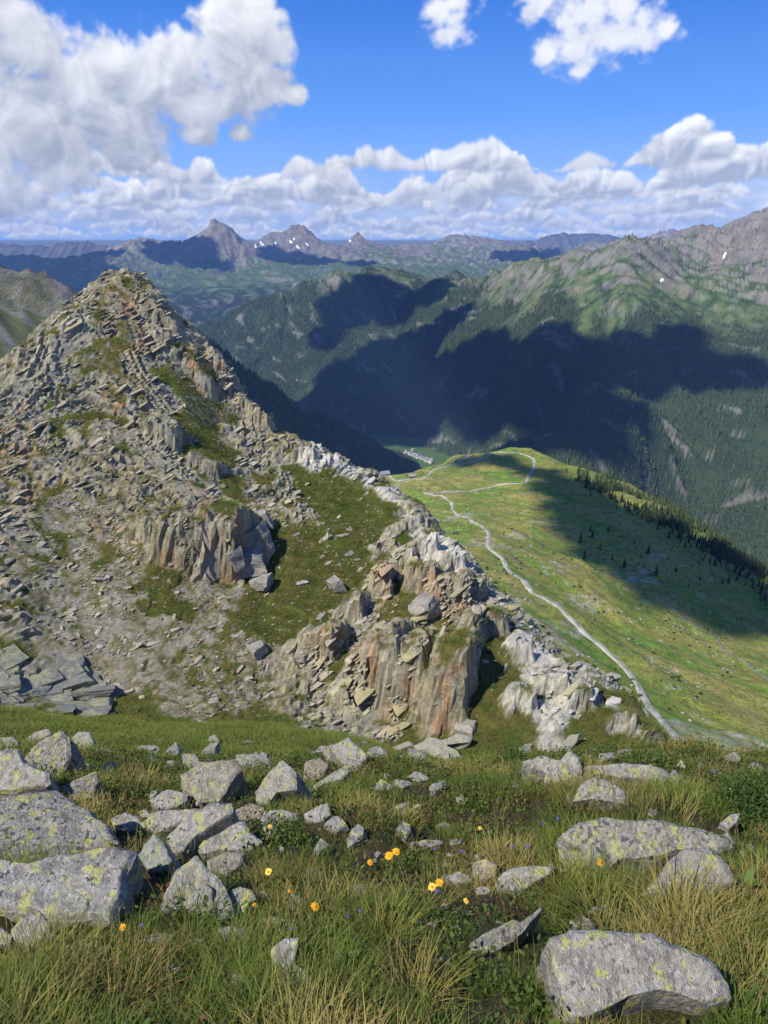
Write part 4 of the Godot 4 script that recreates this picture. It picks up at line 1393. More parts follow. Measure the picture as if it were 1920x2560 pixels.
	traced(zr([[600, 210], [690, 185], [760, 210], [800, 160], [850, 195], [860, 260], [840, 310], [690, 305], [700, 260], [640, 240]]), 0.08, Vector3(-0.1, 0.85, 0.45), 0.25, 40, 0.08, L, "knobbly outcrop of cracked grey rock below the tilted slab")
	traced(zr([[870, 230], [980, 222], [1100, 220], [1200, 235], [1250, 280], [1190, 305], [1100, 290], [1000, 290], [940, 270]]), 0.06, Vector3(0, 0.9, 0.45), 0.25, 41, 0.05, L, "long low yellow-lichened boulder on the brow")
	traced(zr([[815, 390], [850, 310], [910, 280], [980, 300], [1040, 340], [1055, 400], [980, 395], [900, 380]]), 0.08, Vector3(-0.1, 0.7, 0.65), 0.25, 42, 0.08, D, "rough rounded boulder with pale lichened flanks above the long grass")
	traced(zr([[1010, 165], [1060, 155], [1095, 180], [1050, 200], [1020, 190]]), 0.04, up, 0.12, 43, 0.06, G, "grey stone in yellow grass behind the long lichened boulder")
	traced(zr([[1265, 230], [1285, 205], [1305, 235], [1300, 245]]), 0.03, Vector3(0, 0.7, 0.7), 0.1, 44, 0.05, G, "small pointed stone at the end of the brow")
	traced(zr([[1400, 250], [1425, 240], [1465, 260], [1430, 278], [1400, 272]]), 0.03, up, 0.1, 45, 0.06, G, "low stone in straw-coloured grass at the brow")
	traced(zr([[1565, 410], [1620, 360], [1720, 330], [1760, 380], [1660, 400], [1600, 415]]), 0.06, Vector3(-0.1, 0.9, 0.4), 0.2, 46, 0.05, G, "pale slab beside the dark shrub cushion")
	traced(zr([[1440, 325], [1540, 330], [1620, 350], [1600, 365], [1500, 350]]), 0.03, up, 0.1, 47, 0.05, G, "thin flat ledge of rock in the yellow grass")
	traced(zr([[1450, 480], [1500, 440], [1540, 435], [1530, 470], [1490, 505]]), 0.03, Vector3(-0.1, 0.9, 0.4), 0.12, 48, 0.05, G, "flat grey stone above the big boulder's right end")
	traced(zr([[780, 520], [850, 475], [950, 447], [1060, 460], [1200, 462], [1280, 490], [1400, 505], [1500, 540], [1525, 580], [1430, 610], [1280, 600], [1200, 635], [1100, 640], [1000, 650], [940, 700], [880, 660], [850, 590], [810, 560]]), 0.16, Vector3(-0.05, 0.85, 0.5), 0.32, 49, 0.06, D, "big boulder mottled with yellow and black lichen on the grassy slope")
	traced(zr([[745, 560], [800, 545], [850, 600], [870, 660], [820, 700], [760, 650]]), 0.05, Vector3(-0.5, 0.4, 0.6), 0.2, 50, 0.05, D, "black shaded stone under the big boulder's left end", "", Color(0.95, 0.95, 0.95))
	traced(zr([[1240, 640], [1300, 590], [1400, 590], [1470, 620], [1530, 740], [1450, 790], [1300, 815], [1200, 820], [1095, 800], [1170, 740]]), 0.10, Vector3(0.05, 0.75, 0.6), 0.22, 51, 0.025, G, "smooth grey slab leaning against the big mottled boulder")
	traced(zr([[760, 680], [790, 665], [815, 715], [790, 735], [770, 720]]), 0.03, Vector3(-0.1, 0.7, 0.6), 0.1, 52, 0.05, G, "small pinkish stone at the big boulder's foot", "", Color(1.1, 0.92, 0.85))
	traced(zr([[825, 680], [870, 665], [890, 700], [850, 720]]), 0.03, Vector3(-0.1, 0.7, 0.6), 0.1, 53, 0.05, G, "paler rounded pink stone at the big boulder's foot", "", Color(1.08, 0.94, 0.88))
	traced(zr([[385, 650], [440, 633], [490, 660], [480, 710], [430, 735], [385, 710]]), 0.05, Vector3(-0.1, 0.7, 0.6), 0.18, 54, 0.06, G, "rust-topped round stone among the flowers", "", Color(1.05, 0.93, 0.84))
	traced(zr([[265, 715], [320, 685], [370, 705], [385, 735], [310, 742]]), 0.03, Vector3(0, 0.9, 0.4), 0.12, 55, 0.06, G, "low grey stone left of the rust-topped stone")
	traced(zr([[490, 720], [540, 675], [640, 660], [740, 665], [720, 700], [650, 740], [590, 780], [520, 760]]), 0.06, Vector3(-0.05, 0.85, 0.5), 0.2, 56, 0.05, L, "broad low boulder behind the yellow tussock")
	traced(zr([[110, 560], [180, 548], [255, 555], [250, 575], [130, 580]]), 0.04, up, 0.12, 57, 0.05, G, "flat pale slab in the mid slope grass")
	traced(zr([[285, 550], [340, 545], [345, 565], [300, 575]]), 0.04, up, 0.1, 58, 0.06, G, "dark stone right of the flat pale slab", "", Color(0.92, 0.92, 0.92))
	traced(zr([[220, 490], [260, 473], [300, 490], [300, 515], [230, 512]]), 0.04, Vector3(0, 0.9, 0.4), 0.12, 59, 0.05, G, "brown round stone in the mid slope grass", "", Color(0.95, 0.82, 0.68))
	traced(zr([[312, 370], [340, 350], [360, 380], [345, 400], [318, 395]]), 0.04, Vector3(0, 0.8, 0.6), 0.1, 60, 0.05, G, "white stone alone in the leafy cover", "", Color(1.3, 1.3, 1.25))
	traced(zr([[10, 430], [80, 390], [110, 390], [60, 425], [20, 440]]), 0.04, Vector3(-0.2, 0.9, 0.3), 0.1, 61, 0.05, G, "upper stone of the fan of thin slabs in the heath")
	traced(zr([[15, 465], [80, 425], [100, 435], [40, 470]]), 0.04, Vector3(-0.2, 0.9, 0.3), 0.1, 62, 0.05, G, "lower stone of the fan of thin slabs in the heath")
	traced(zr([[95, 425], [150, 395], [160, 402], [110, 432]]), 0.04, Vector3(-0.2, 0.9, 0.3), 0.1, 63, 0.05, G, "right-hand stone of the fan of thin slabs in the heath")
	traced(zr([[370, 1000], [430, 960], [560, 895], [600, 910], [690, 835], [695, 850], [610, 950], [560, 1000], [460, 1050], [390, 1040]]), 0.05, Vector3(0.1, 0.75, 0.6), 0.2, 64, 0.06, D, "dark half-buried rock between tussocks and the near boulder", "", Color(0.92, 0.92, 0.92))
	traced(zr([[230, 1070], [260, 1050], [300, 1065], [290, 1100], [240, 1100]]), 0.03, Vector3(0, 0.9, 0.4), 0.1, 65, 0.05, G, "small blackish stone in the dark hollow", "", Color(0.85, 0.85, 0.87))
	traced(zr([[720, 960], [800, 932], [1050, 945], [1150, 950], [1230, 985], [1330, 1025], [1440, 1085], [1460, 1130], [1500, 1190], [1510, 1240], [1400, 1270], [1300, 1230], [1200, 1210], [1050, 1240], [930, 1310], [800, 1345], [765, 1200], [735, 1080]]), 0.10, Vector3(0.02, 0.85, 0.5), 0.28, 66, 0.030, G, "big pale boulder with one yellow lichen patch in the near grass")
	# loose blocks on the meadow behind
	traced(zl([[895, 130], [905, 105], [930, 97], [950, 125], [930, 135]]), 0.05, Vector3(0, 0.8, 0.6), 0.5, 67, 0.06, G, "lone block on the open meadow below the scree")
	traced(zl([[400, 160], [440, 152], [485, 165], [480, 182], [405, 180]]), 0.08, up, 0.5, 68, 0.05, G, "flat dark block on the meadow beside the crusted rock", "", Color(0.8, 0.82, 0.85))
	traced(zl([[605, 200], [650, 183], [685, 205], [640, 208]]), 0.06, up, 0.4, 69, 0.05, G, "low pale stone on the meadow")
	traced(zl([[715, 175], [745, 155], [775, 175], [750, 190], [720, 188]]), 0.06, Vector3(0, 0.9, 0.4), 0.5, 70, 0.06, G, "lichened block on the meadow behind the upright dark fin")
	traced(zl([[265, 265], [300, 222], [340, 230], [350, 260], [300, 280]]), 0.06, Vector3(0, 0.8, 0.5), 0.4, 71, 0.06, G, "pale broken block right of the upright pointed rock")
	traced(zl([[105, 120], [150, 85], [210, 70], [220, 95], [170, 125], [120, 130]]), 0.06, Vector3(0, 0.8, 0.5), 0.5, 72, 0.06, L, "broad grey block behind the upright pointed rock")
	traced(zl([[310, 110], [340, 82], [390, 85], [405, 130], [390, 190], [340, 170]]), 0.06, Vector3(0, 0.7, 0.6), 0.5, 73, 0.07, L, "rough lichened block stack at the meadow's edge")
	traced(zl([[-60, 130], [0, 110], [60, 105], [80, 140], [30, 180], [-60, 170]]), 0.06, Vector3(0, 0.7, 0.6), 0.5, 74, 0.07, G, "grey block half hidden behind the dark ribbed rock")
	traced(zl([[1555, 130], [1575, 120], [1590, 135], [1570, 142]]), 0.05, up, 0.3, 75, 0.05, G, "pale stone on the meadow beyond the square block")
	stage("foreground rocks")

func put_stone(called: String, mesh: Mesh, mat: Material, t: Transform3D, parent: Node3D) -> MeshInstance3D:
	var o := put(called, mesh, mat, parent)
	o.transform = t
	return o

func strata(r: RandomNumberGenerator, tilt: Vector3, spread: float, size: Vector3, line := Vector3(0.72, 0.48, -0.5)) -> Basis:
	var y := (tilt + Vector3(r.randfn(), r.randfn(), r.randfn()) * spread).normalized()
	var x := line + Vector3(r.randfn(), r.randfn(), r.randfn()) * spread * 1.2
	x = (x - y * x.dot(y)).normalized()
	return Basis(x * size.x, y * size.y, x.cross(y) * size.z)

func add_ridge_rocks() -> void:
	var ridge: Node3D = get_node("rocky_ridge")
	var grey_tone := [Vector3(0.30, 0.295, 0.27), Vector3(0.37, 0.35, 0.30)]
	var tan_tone := [Vector3(0.36, 0.33, 0.28), Vector3(0.42, 0.33, 0.22)]
	var rust_tone := [Vector3(0.36, 0.325, 0.28), Vector3(0.47, 0.27, 0.14)]
	# slabs and stones that lie on the ridge
	var kinds: Array = []
	for v in 10:
		kinds.append(broken(900 + v * 13, Vector3(1.0, 0.22 + 0.07 * (v % 4), 0.62), 6, 0, 0.0))
	var found: Array = []
	var r := RandomNumberGenerator.new()
	r.seed = 4242
	for n in 190000:
		var x := r.randf_range(-62.0, 40.0)
		var d := r.randf_range(24.0, 99.0)
		var z := -d
		if absf(x) > d * 0.60 + 3.0:
			continue
		var kind := near_kind(x, z)
		var nn := near.normal(x, z, 0.8)
		var keep := 0.34 + 2.2 * smoothstep(0.66, 0.45, nn.y)
		if kind.r > 0.5:
			keep = 0.16 if d > 46.0 else 0.012
		elif kind.g > 0.4:
			keep = 2.4
		keep *= 1.0 - 0.6 * kind.b
		var clump := nS.get_noise_2d(x * 0.25, z * 0.25)
		if r.randf() > keep * (0.6 + clump * 0.9):
			continue
		var y := near.at(x, z)
		var s := 0.15 * pow(r.randf(), -0.46)
		s = minf(s, 1.15)
		if kind.g > 0.4:
			s *= 0.55
		if kind.r > 0.5:
			s *= 0.75
		var left := smoothstep(-12.0, -22.0, x + nS.get_noise_2d(x * 0.1, z * 0.1) * 4.0)
		var tilt := Vector3(-0.18, 0.95, 0.25).lerp(Vector3(-0.58, 0.78, 0.02), left)
		if kind.g > 0.4 or kind.r > 0.5:
			tilt = nn
		tilt = (tilt.normalized() * 0.75 + nn * 0.40).normalized()
		var line := Vector3(0.72, 0.48, -0.5)
		line = (line - nn * line.dot(nn) * 0.85).normalized()
		var b := strata(r, tilt, 0.09 if kind.r < 0.5 and kind.g < 0.4 else 0.3, Vector3(s * r.randf_range(0.9, 2.0), s * r.randf_range(0.4, 1.0), s * r.randf_range(0.7, 1.2)), line)
		var tone := Vector3(0.41, 0.395, 0.335).lerp(Vector3(0.48, 0.43, 0.33), r.randf())
		tone = tone.lerp(Vector3(0.22, 0.22, 0.21), maxf(0.0, r.randf() * 1.6 - 0.95))
		tone = tone.lerp(Vector3(0.42, 0.28, 0.17), kind.a * r.randf() * 0.8)
		tone = tone.lerp(Vector3(0.60, 0.59, 0.555), kind.b * 0.9)
		if r.randf() < 0.3:
			tone = tone.lerp(Vector3(0.37, 0.38, 0.18), 0.5)
		found.append([s / d, Transform3D(b, Vector3(x, y + s * 0.02, z)), Color(tone.x, tone.y, tone.z), r.randi() % kinds.size()])
	found.sort_custom(func(a, b): return a[0] > b[0])
	var rest: Array = []
	var tints: Array = []
	for v in kinds.size():
		rest.append([])
		tints.append(PackedColorArray())
	var tinted := {}
	for n in found.size():
		var f: Array = found[n]
		if n < 240:
			var c: Color = f[2]
			var key := Vector3i(int(c.r * 14), int(c.g * 14), int(c.b * 14))
			if not tinted.has(key):
				var m: StandardMaterial3D = M.stone.duplicate()
				m.albedo_color = c.linear_to_srgb()
				m.vertex_color_use_as_albedo = false
				tinted[key] = m
			put_stone("stone", kinds[f[3]], tinted[key], f[1], ridge)
		else:
			rest[f[3]].append(f[1])
			tints[f[3]].append(f[2])
	for v in kinds.size():
		many("loose_stones", kinds[v], M.stone, rest[v], tints[v], ridge)
	print("ridge stones ", found.size())
	stage("ridge stones")
	# boulders that lie free on the ridge's turf, and the flat outcrop on the meadow's left
	for q in [[610, 1445, 70, 60, "large pale boulder lying in the turf below the orange crag"], [635, 1400, 60, 70, "rust-sided stack of slabs beside the pale boulder on the turf"], [585, 1420, 32, 40, "upright boulder leaning beside the orange crag's foot"], [838, 1480, 28, 30, "lone grey boulder in the middle of the turf slope"], [1063, 1545, 55, 40, "grey knob standing on the turf between the crags"], [650, 1480, 40, 30, "dark flat slab below the pale boulder on the turf"], [758, 1660, 26, 20, "rounded pale boulder at the left foot of the crags"], [640, 1640, 40, 24, "long white slab at the edge of the turf"], [655, 1320, 40, 36, "tilted boulder above the lone boulders on the turf"], [1165, 1840, 40, 24, "low boulder in deep green grass below the crags"]]:
		var p := hit(near, q[0], q[1], 20, 125)
		var per := (p - EYE).length() / F
		var o := put("boulder", broken(int(q[0] * 3 + q[1]), Vector3(q[2] * per * 1.3, q[3] * per * 1.3, q[2] * per * 1.1), 6, 3, 0.06, grey_tone), M.stone)
		o.transform = Transform3D(Basis(Vector3(0, 0, 1), 0.25) * Basis(Vector3.UP, q[0]), p + Vector3(0, q[3] * per * 0.42, -q[2] * per * 0.4))
		tag(o, q[4], "rock")
	var r2 := RandomNumberGenerator.new()
	r2.seed = 99
	for q in 34:
		var px := r2.randf_range(-40.0, 250.0)
		var py := r2.randf_range(1650.0, 1785.0) + maxf(0.0, px - 150.0) * 0.3
		var p := hit(near, px, minf(py, 1790.0), 20, 80)
		var per := (p - EYE).length() / F
		var w := r2.randf_range(34.0, 70.0) * per
		var o := put("boulder", broken(r2.randi() % 9000, Vector3(w * 1.2, w * r2.randf_range(0.18, 0.32), w * 0.85), 6, 3, 0.05, [Vector3(0.25, 0.255, 0.235), Vector3(0.36, 0.37, 0.235)]), M.stone)
		o.transform = Transform3D(strata(r2, (near.normal(p.x, p.z, 2.0) + Vector3(-0.2, 0.1, 0)).normalized(), 0.10, Vector3.ONE), p + Vector3(0, w * 0.03, -w * 0.1))
		tag(o, "lichened grey slab in the heaped outcrop at the meadow's edge", "rock", "slabs of the heaped outcrop")
	# small stones that lie about the near slope
	var small: Array = []
	for v in 6:
		small.append(broken(3000 + v, Vector3(1.0, 0.5 + 0.08 * v, 0.75), 6, 2, 0.05))
	var set_down := 0
	while set_down < 190:
		var px := r2.randf_range(20.0, 1900.0)
		var py := 1885.0 + 560.0 * pow(r2.randf(), 1.7)
		var p := hit(near, px, py, 0.9, 16.0)
		if in_stone(p):
			continue
		set_down += 1
		var w := (11.0 + 34.0 * pow(r2.randf(), 1.8)) * (p - EYE).length() / F
		var o := put("stone", small[r2.randi() % 6], M.gneiss if r2.randf() < 0.6 else M.lichen)
		o.transform = Transform3D(Basis(Vector3.UP, r2.randf() * TAU) * Basis(Vector3.RIGHT, r2.randfn() * 0.25) * Basis.from_scale(Vector3(w, w * r2.randf_range(0.6, 1.0), w)), p + Vector3(0, w * 0.16, 0))
		tag(o, "small grey stone lying loose in the turf of the near slope", "stone", "small stones strewn over the near slope")
	stage("boulders")

# ---- plants ---------------------------------------------------------------------------
func tuft(seed_: int, blades: int, length: float, spread: float, lean: float, width: float) -> ArrayMesh:
	var r := RandomNumberGenerator.new()
	r.seed = seed_
	var V := PackedVector3Array()
	var I := PackedInt32Array()
	var C := PackedColorArray()
	for b in blades:
		var a := r.randf() * TAU
		var base := Vector3(cos(a), 0, sin(a)) * spread * sqrt(r.randf())
		var out := (Vector3(cos(a), 0, sin(a)) * 0.7 + Vector3(r.randfn(), 0, r.randfn()) * 0.5).normalized()
		var l := length * r.randf_range(0.55, 1.15)
		var side := out.cross(Vector3.UP).normalized().rotated(Vector3.UP, r.randf_range(-0.9, 0.9)) * width * r.randf_range(0.7, 1.3)
		var bend := lean * r.randf_range(0.3, 1.5)
		var c := Color(1, 1, 1) * r.randf_range(0.75, 1.2)
		if r.randf() < 0.22:
			c = Color(1.9, 1.35, 0.9) * r.randf_range(0.8, 1.1)
		var first := V.size()
		var p := base
		var dirn := (Vector3.UP + out * bend * 0.35).normalized()
		for s in 4:
			var t := s / 3.0
			var w := side * (1.0 - t * t)
			if s < 3:
				V.append(p - w)
				V.append(p + w)
				C.append(c)
				C.append(c)
			else:
				V.append(p)
				C.append(c)
			dirn = (dirn + out * bend * 0.5 + Vector3.DOWN * bend * 0.16 * s).normalized()
			p += dirn * l / 3.0
		I.append_array(PackedInt32Array([first, first + 2, first + 1, first + 1, first + 2, first + 3, first + 2, first + 4, first + 3, first + 3, first + 4, first + 5, first + 4, first + 6, first + 5]))
	return mesh_of(V, I, C)

func herb(seed_: int, leaves: int, size: float, tall: float) -> ArrayMesh:
	var r := RandomNumberGenerator.new()
	r.seed = seed_
	var V := PackedVector3Array()
	var I := PackedInt32Array()
	var C := PackedColorArray()
	for k in leaves:
		var o := Vector3(r.randfn() * 0.075, r.randf() * tall, r.randfn() * 0.075)
		var d := Vector3(r.randfn(), 0.5 + r.randf() * 0.8, r.randfn()).normalized()
		var s := d.cross(Vector3(r.randfn(), r.randfn(), r.randfn())).normalized() * size * 0.28
		var l := d * size * r.randf_range(0.7, 1.2)
		var n := V.size()
		var c := Color(1, 1, 1) * r.randf_range(0.7, 1.3)
		for q in [o, o + l * 0.35 + s, o + l * 0.8 + s * 0.7, o + l, o + l * 0.8 - s * 0.7, o + l * 0.35 - s]:
			V.append(q)
			C.append(c)
		I.append_array(PackedInt32Array([n, n + 1, n + 5, n + 1, n + 2, n + 5, n + 2, n + 4, n + 5, n + 2, n + 3, n + 4]))
	return mesh_of(V, I, C)

var fore: Patch

func make_fore() -> void:
	fore = Patch.new()
	fore.x0 = FX0
	fore.z0 = FZ0
	fore.c = 0.05
	fore.nx = int(round((FX1 - FX0) / 0.05)) + 1
	fore.nz = int(round((FZ1 - FZ0) / 0.05)) + 1
	fore.h.resize(fore.nx * fore.nz)
	reshape(fore, func(x: float, z: float, _y: float) -> float:
		var y := near.at(x, z)
		var edge := minf(minf(x - FX0, FX1 - x), minf(z - FZ0, FZ1 - z))
		return y + smoothstep(0.0, 0.6, edge) * (nF.get_noise_2d(x * 1.1, z * 1.1) * 0.10 + nF.get_noise_2d(x * 4.0, z * 4.0) * 0.045))
	tag(put("grassy_slope", sheet(fore, func(x: float, z: float, y: float, n: Vector3) -> Color:
		var a := nF.get_noise_2d(x * 0.9, z * 0.9)
		var b := nF.get_noise_2d(x * 5.0, z * 5.0)
		var v := Vector3(0.060, 0.065, 0.022).lerp(Vector3(0.085, 0.062, 0.038), clampf(0.5 + a * 1.2 + b, 0.0, 1.0))
		return Color(v.x, v.y, v.z)), M.soil), "near mountain slope of dark soil under grass and heath", "ground", "", "structure")

func ground_at(x: float, z: float) -> float:
	return fore.at(x, z) if fore.inside(x, z) else near.at(x, z)

func in_stone(p: Vector3) -> bool:
	for s in stones_at:
		var q: Vector3 = s[0]
		var rr: float = s[1] * 0.72
		if absf(q.x - p.x) < rr and absf(q.z - p.z) < rr and Vector2(q.x - p.x, q.z - p.z).length() < rr:
			return true
	return false

func add_grass() -> void:
	var r := RandomNumberGenerator.new()
	r.seed = 31
	var kinds := [tuft(1, 52, 0.10, 0.10, 0.55, 0.0014), tuft(2, 52, 0.12, 0.10, 0.8, 0.0013), tuft(3, 46, 0.055, 0.12, 0.6, 0.0016), tuft(4, 60, 0.15, 0.10, 1.0, 0.0013), tuft(5, 44, 0.04, 0.12, 0.6, 0.0020)]
	var where: Array = [[], [], [], [], []]
	var tint: Array = [PackedColorArray(), PackedColorArray(), PackedColorArray(), PackedColorArray(), PackedColorArray()]
	var herbs: Array = [[], []]
	var herb_tint: Array = [PackedColorArray(), PackedColorArray()]
	for n in 20000:
		var d := 0.55 + 10.4 * pow(r.randf(), 0.72)
		var x := r.randf_range(-1.0, 1.0) * (d * 0.62 + 1.3)
		var z := -d
		if x < FX0 or x > FX1 or d > -FZ0:
			continue
		var p := Vector3(x, ground_at(x, z), z)
		if in_stone(p):
			continue
		var bare := nF.get_noise_2d(x * 1.3 + 200.0, z * 1.3) + 0.30 * smoothstep(1.3, 0.4, Vector2(x + 1.0, z + 4.6).length())
		if bare > 0.20 and r.randf() < 0.85:
			continue
		# tussocks here, low heath there
		var lush := nF.get_noise_2d(x * 0.55 + 3.0, z * 0.55)
		var dry := nF.get_noise_2d(x * 0.8 + 60.0, z * 0.8)
		var heath := smoothstep(3.4, 5.5, d) * smoothstep(-0.15, 0.2, nF.get_noise_2d(x * 0.9 + 120.0, z * 0.9) + 0.1)
		var nn := near.normal(x, z, 0.4)
		if r.randf() < maxf(heath * 0.62, 0.22):
			var g := Vector3(0.050, 0.090, 0.022).lerp(Vector3(0.10, 0.13, 0.03), r.randf())
			if r.randf() < 0.12:
				g = Vector3(0.13, 0.07, 0.035)
			var s := r.randf_range(0.7, 1.3)
			var h := r.randi() % 2
			herbs[h].append(Transform3D(Basis(Vector3.UP, r.randf() * TAU).scaled(Vector3(s, s, s)), p - Vector3(0, 0.01, 0)))
			herb_tint[h].append(Color(g.x, g.y, g.z))
			continue
		var k := 0
		if d < 3.2:
			k = [0, 1, 3, 3, 1][r.randi() % 5]
		elif d < 5.5:
			k = [0, 1, 2, 0, 2][r.randi() % 5]
		else:
			k = [2, 4, 2, 4, 0][r.randi() % 5]
		if lush < -0.22 and r.randf() < 0.45:
			continue
		var g := Vector3(0.075, 0.135, 0.022).lerp(Vector3(0.125, 0.165, 0.035), clampf(0.5 + lush * 1.6, 0.0, 1.0))
		g = g.lerp(Vector3(0.32, 0.255, 0.095), smoothstep(0.0, 0.38, dry + r.randfn() * 0.12) * 0.85)
		if r.randf() < 0.07:
			g = Vector3(0.20, 0.13, 0.06)
		g *= r.randf_range(0.8, 1.25)
		var s := r.randf_range(0.6, 1.3) * clampf(1.0 + lush * 1.4, 0.45, 1.7)
		var y := (Vector3.UP * 1.6 + nn + Vector3(r.randfn(), 0, r.randfn()) * 0.18).normalized()
		var bx := Vector3.RIGHT.cross(y).normalized()
		var b := Basis(y.cross(bx), y, bx).orthonormalized() * Basis(Vector3.UP, r.randf() * TAU)
		where[k].append(Transform3D(b.scaled(Vector3(s, s, s)), p - y * 0.012))
		tint[k].append(Color(g.x, g.y, g.z))
	for k in 5:
		tag(many("grass", kinds[k], M.blade, where[k], tint[k]), ["upright green grass on the near slope", "arching green grass on the near slope", "short grass between the stones on the near slope", "long overhanging tussock grass on the near slope", "low turf towards the brow of the slope"][k], "grass")
	for k in 2:
		tag(many("heath", herb(20 + k, 60, 0.020 + 0.007 * k, 0.045), M.leaf, herbs[k], herb_tint[k]), ["small-leaved dark heath covering the near slope", "broader-leaved low plants in the heath"][k], "heath")
	var stalks: Array = []
	var stalk_tint := PackedColorArray()
	for n in 900:
		var d := 0.9 + 6.5 * pow(r.randf(), 0.8)
		var x := r.randf_range(-1.0, 1.0) * (d * 0.60 + 1.0)
		if x < FX0 or x > FX1:
			continue
		var p := Vector3(x, ground_at(x, -d), -d)
		if in_stone(p):
			continue
		stalks.append(Transform3D(Basis(Vector3.UP, r.randf() * TAU).scaled(Vector3.ONE * r.randf_range(0.6, 1.2)), p))
		stalk_tint.append(Color(0.36, 0.28, 0.13).lerp(Color(0.20, 0.20, 0.06), r.randf()))
	tag(many("grass_stalks", tuft(77, 3, 0.26, 0.04, 0.35, 0.0011), M.blade, stalks, stalk_tint), "thin straw-coloured seed stalks standing above the near grass", "grass")
	stage("near grass")
	# big tussocks seen singly
	for q in [[1420, 2240, 0.36, 70, "broad straw-yellow tussock hanging in front of the big mottled boulder", 1], [1050, 2290, 0.30, 60, "pale yellow tussock below the twin yellow flowers", 1], [960, 2350, 0.26, 60, "bright green-yellow tussock at the edge of the dark hollow", 1], [1840, 2330, 0.36, 70, "tall golden tussock right of the near boulder", 1], [1880, 2480, 0.34, 70, "long golden grass clump beside the near boulder's corner", 1], [480, 2330, 0.26, 80, "dark green rush-like tussock below the large cracked rock", 0], [1040, 2500, 0.30, 70, "curly straw tussock beside the dark hollow", 1], [760, 2170, 0.22, 60, "lush green tussock right of the slab spread", 0], [830, 2190, 0.22, 60, "second lush green tussock among the slender stalks", 0], [700, 2240, 0.24, 60, "deep green tussock with an orange flower beside it", 0], [300, 2480, 0.30, 70, "shaggy dark tussock below the great slab", 0], [600, 2480, 0.28, 70, "brown-tipped tussock in the lower grass", 0], [880, 2500, 0.28, 60, "upright green tussock beside the bent rock", 0], [1330, 2500, 0.22, 60, "short tussock against the near boulder's left side", 0], [120, 2420, 0.30, 70, "windblown dark grass clump in front of the wedged pale stone", 0], [1500, 2290, 0.28, 60, "yellow-green tussock above the near boulder", 1], [1700, 2260, 0.26, 60, "green-gold tussock below the smooth leaning slab", 1]]:
		var p := hit(near, q[0], q[1], 0.9, 12.0)
		p.y = ground_at(p.x, p.z) - 0.02
		var o := put("tussock", tuft(int(q[0] + q[1]), int(q[3] * 2), q[2], 0.11, 0.95, 0.0015), tussock_mat(q[5]))
		o.position = p
		tag(o, q[4], "grass tuft")
	# turf on the meadow and the ridge
	var turf: Array = [[], []]
	var turf_tint: Array = [PackedColorArray(), PackedColorArray()]
	for n in 60000:
		var d := 9.0 + 88.0 * pow(r.randf(), 0.85)
		var x := r.randf_range(-1.0, 1.0) * (d * 0.60 + 2.0)
		if x < -60.0 or x > 45.0:
			continue
		var z := -d
		if fore.inside(x, z):
			continue
		var k := near_kind(x, z)
		if k.r < 0.45 + r.randf() * 0.3:
			continue
		var a := nF.get_noise_2d(x * 0.3, z * 0.3)
		var g := Vector3(0.105, 0.145, 0.028).lerp(Vector3(0.20, 0.175, 0.055), clampf(0.4 + a * 1.4 + r.randfn() * 0.2, 0.0, 1.0))
		if a > 0.18:
			g = g.lerp(Vector3(0.055, 0.115, 0.018), 0.6)
		var s := r.randf_range(0.7, 1.5) * (0.8 + d * 0.016)
		var h := r.randi() % 2
		turf[h].append(Transform3D(Basis(Vector3.UP, r.randf() * TAU).scaled(Vector3(s * 1.3, s * 0.9, s * 1.3)), Vector3(x, near.at(x, z) - 0.02, z)))
		turf_tint[h].append(Color(g.x, g.y, g.z))
	for k in 2:
		tag(many("turf", tuft(60 + k, 26, 0.10, 0.22, 0.7, 0.006), M.blade, turf[k], turf_tint[k]), ["short alpine turf on the meadow and ridge", "tufted turf on the meadow and ridge ledges"][k], "turf")
	stage("turf")

func tussock_mat(kind: int) -> Material:
	if not M.has("tussock%d" % kind):
		M["tussock%d" % kind] = plain_mat("tussock", [Color(0.085, 0.125, 0.024), Color(0.27, 0.235, 0.07)][kind], 0.7, 0.45)
	return M["tussock%d" % kind]

func ribbon(a: Vector3, b: Vector3, w: float) -> ArrayMesh:
	var V := PackedVector3Array()
	var I := PackedInt32Array()
	for j in 2:
		for k in 5:
			var t := TAU * k / 5.0
			V.append((a if j == 0 else b) + Vector3(cos(t), 0, sin(t)) * w)
	for k in 5:
		var k2 := (k + 1) % 5
		I.append_array(PackedInt32Array([k, k2, k + 5, k2, k2 + 5, k + 5]))
	return mesh_of(V, I)

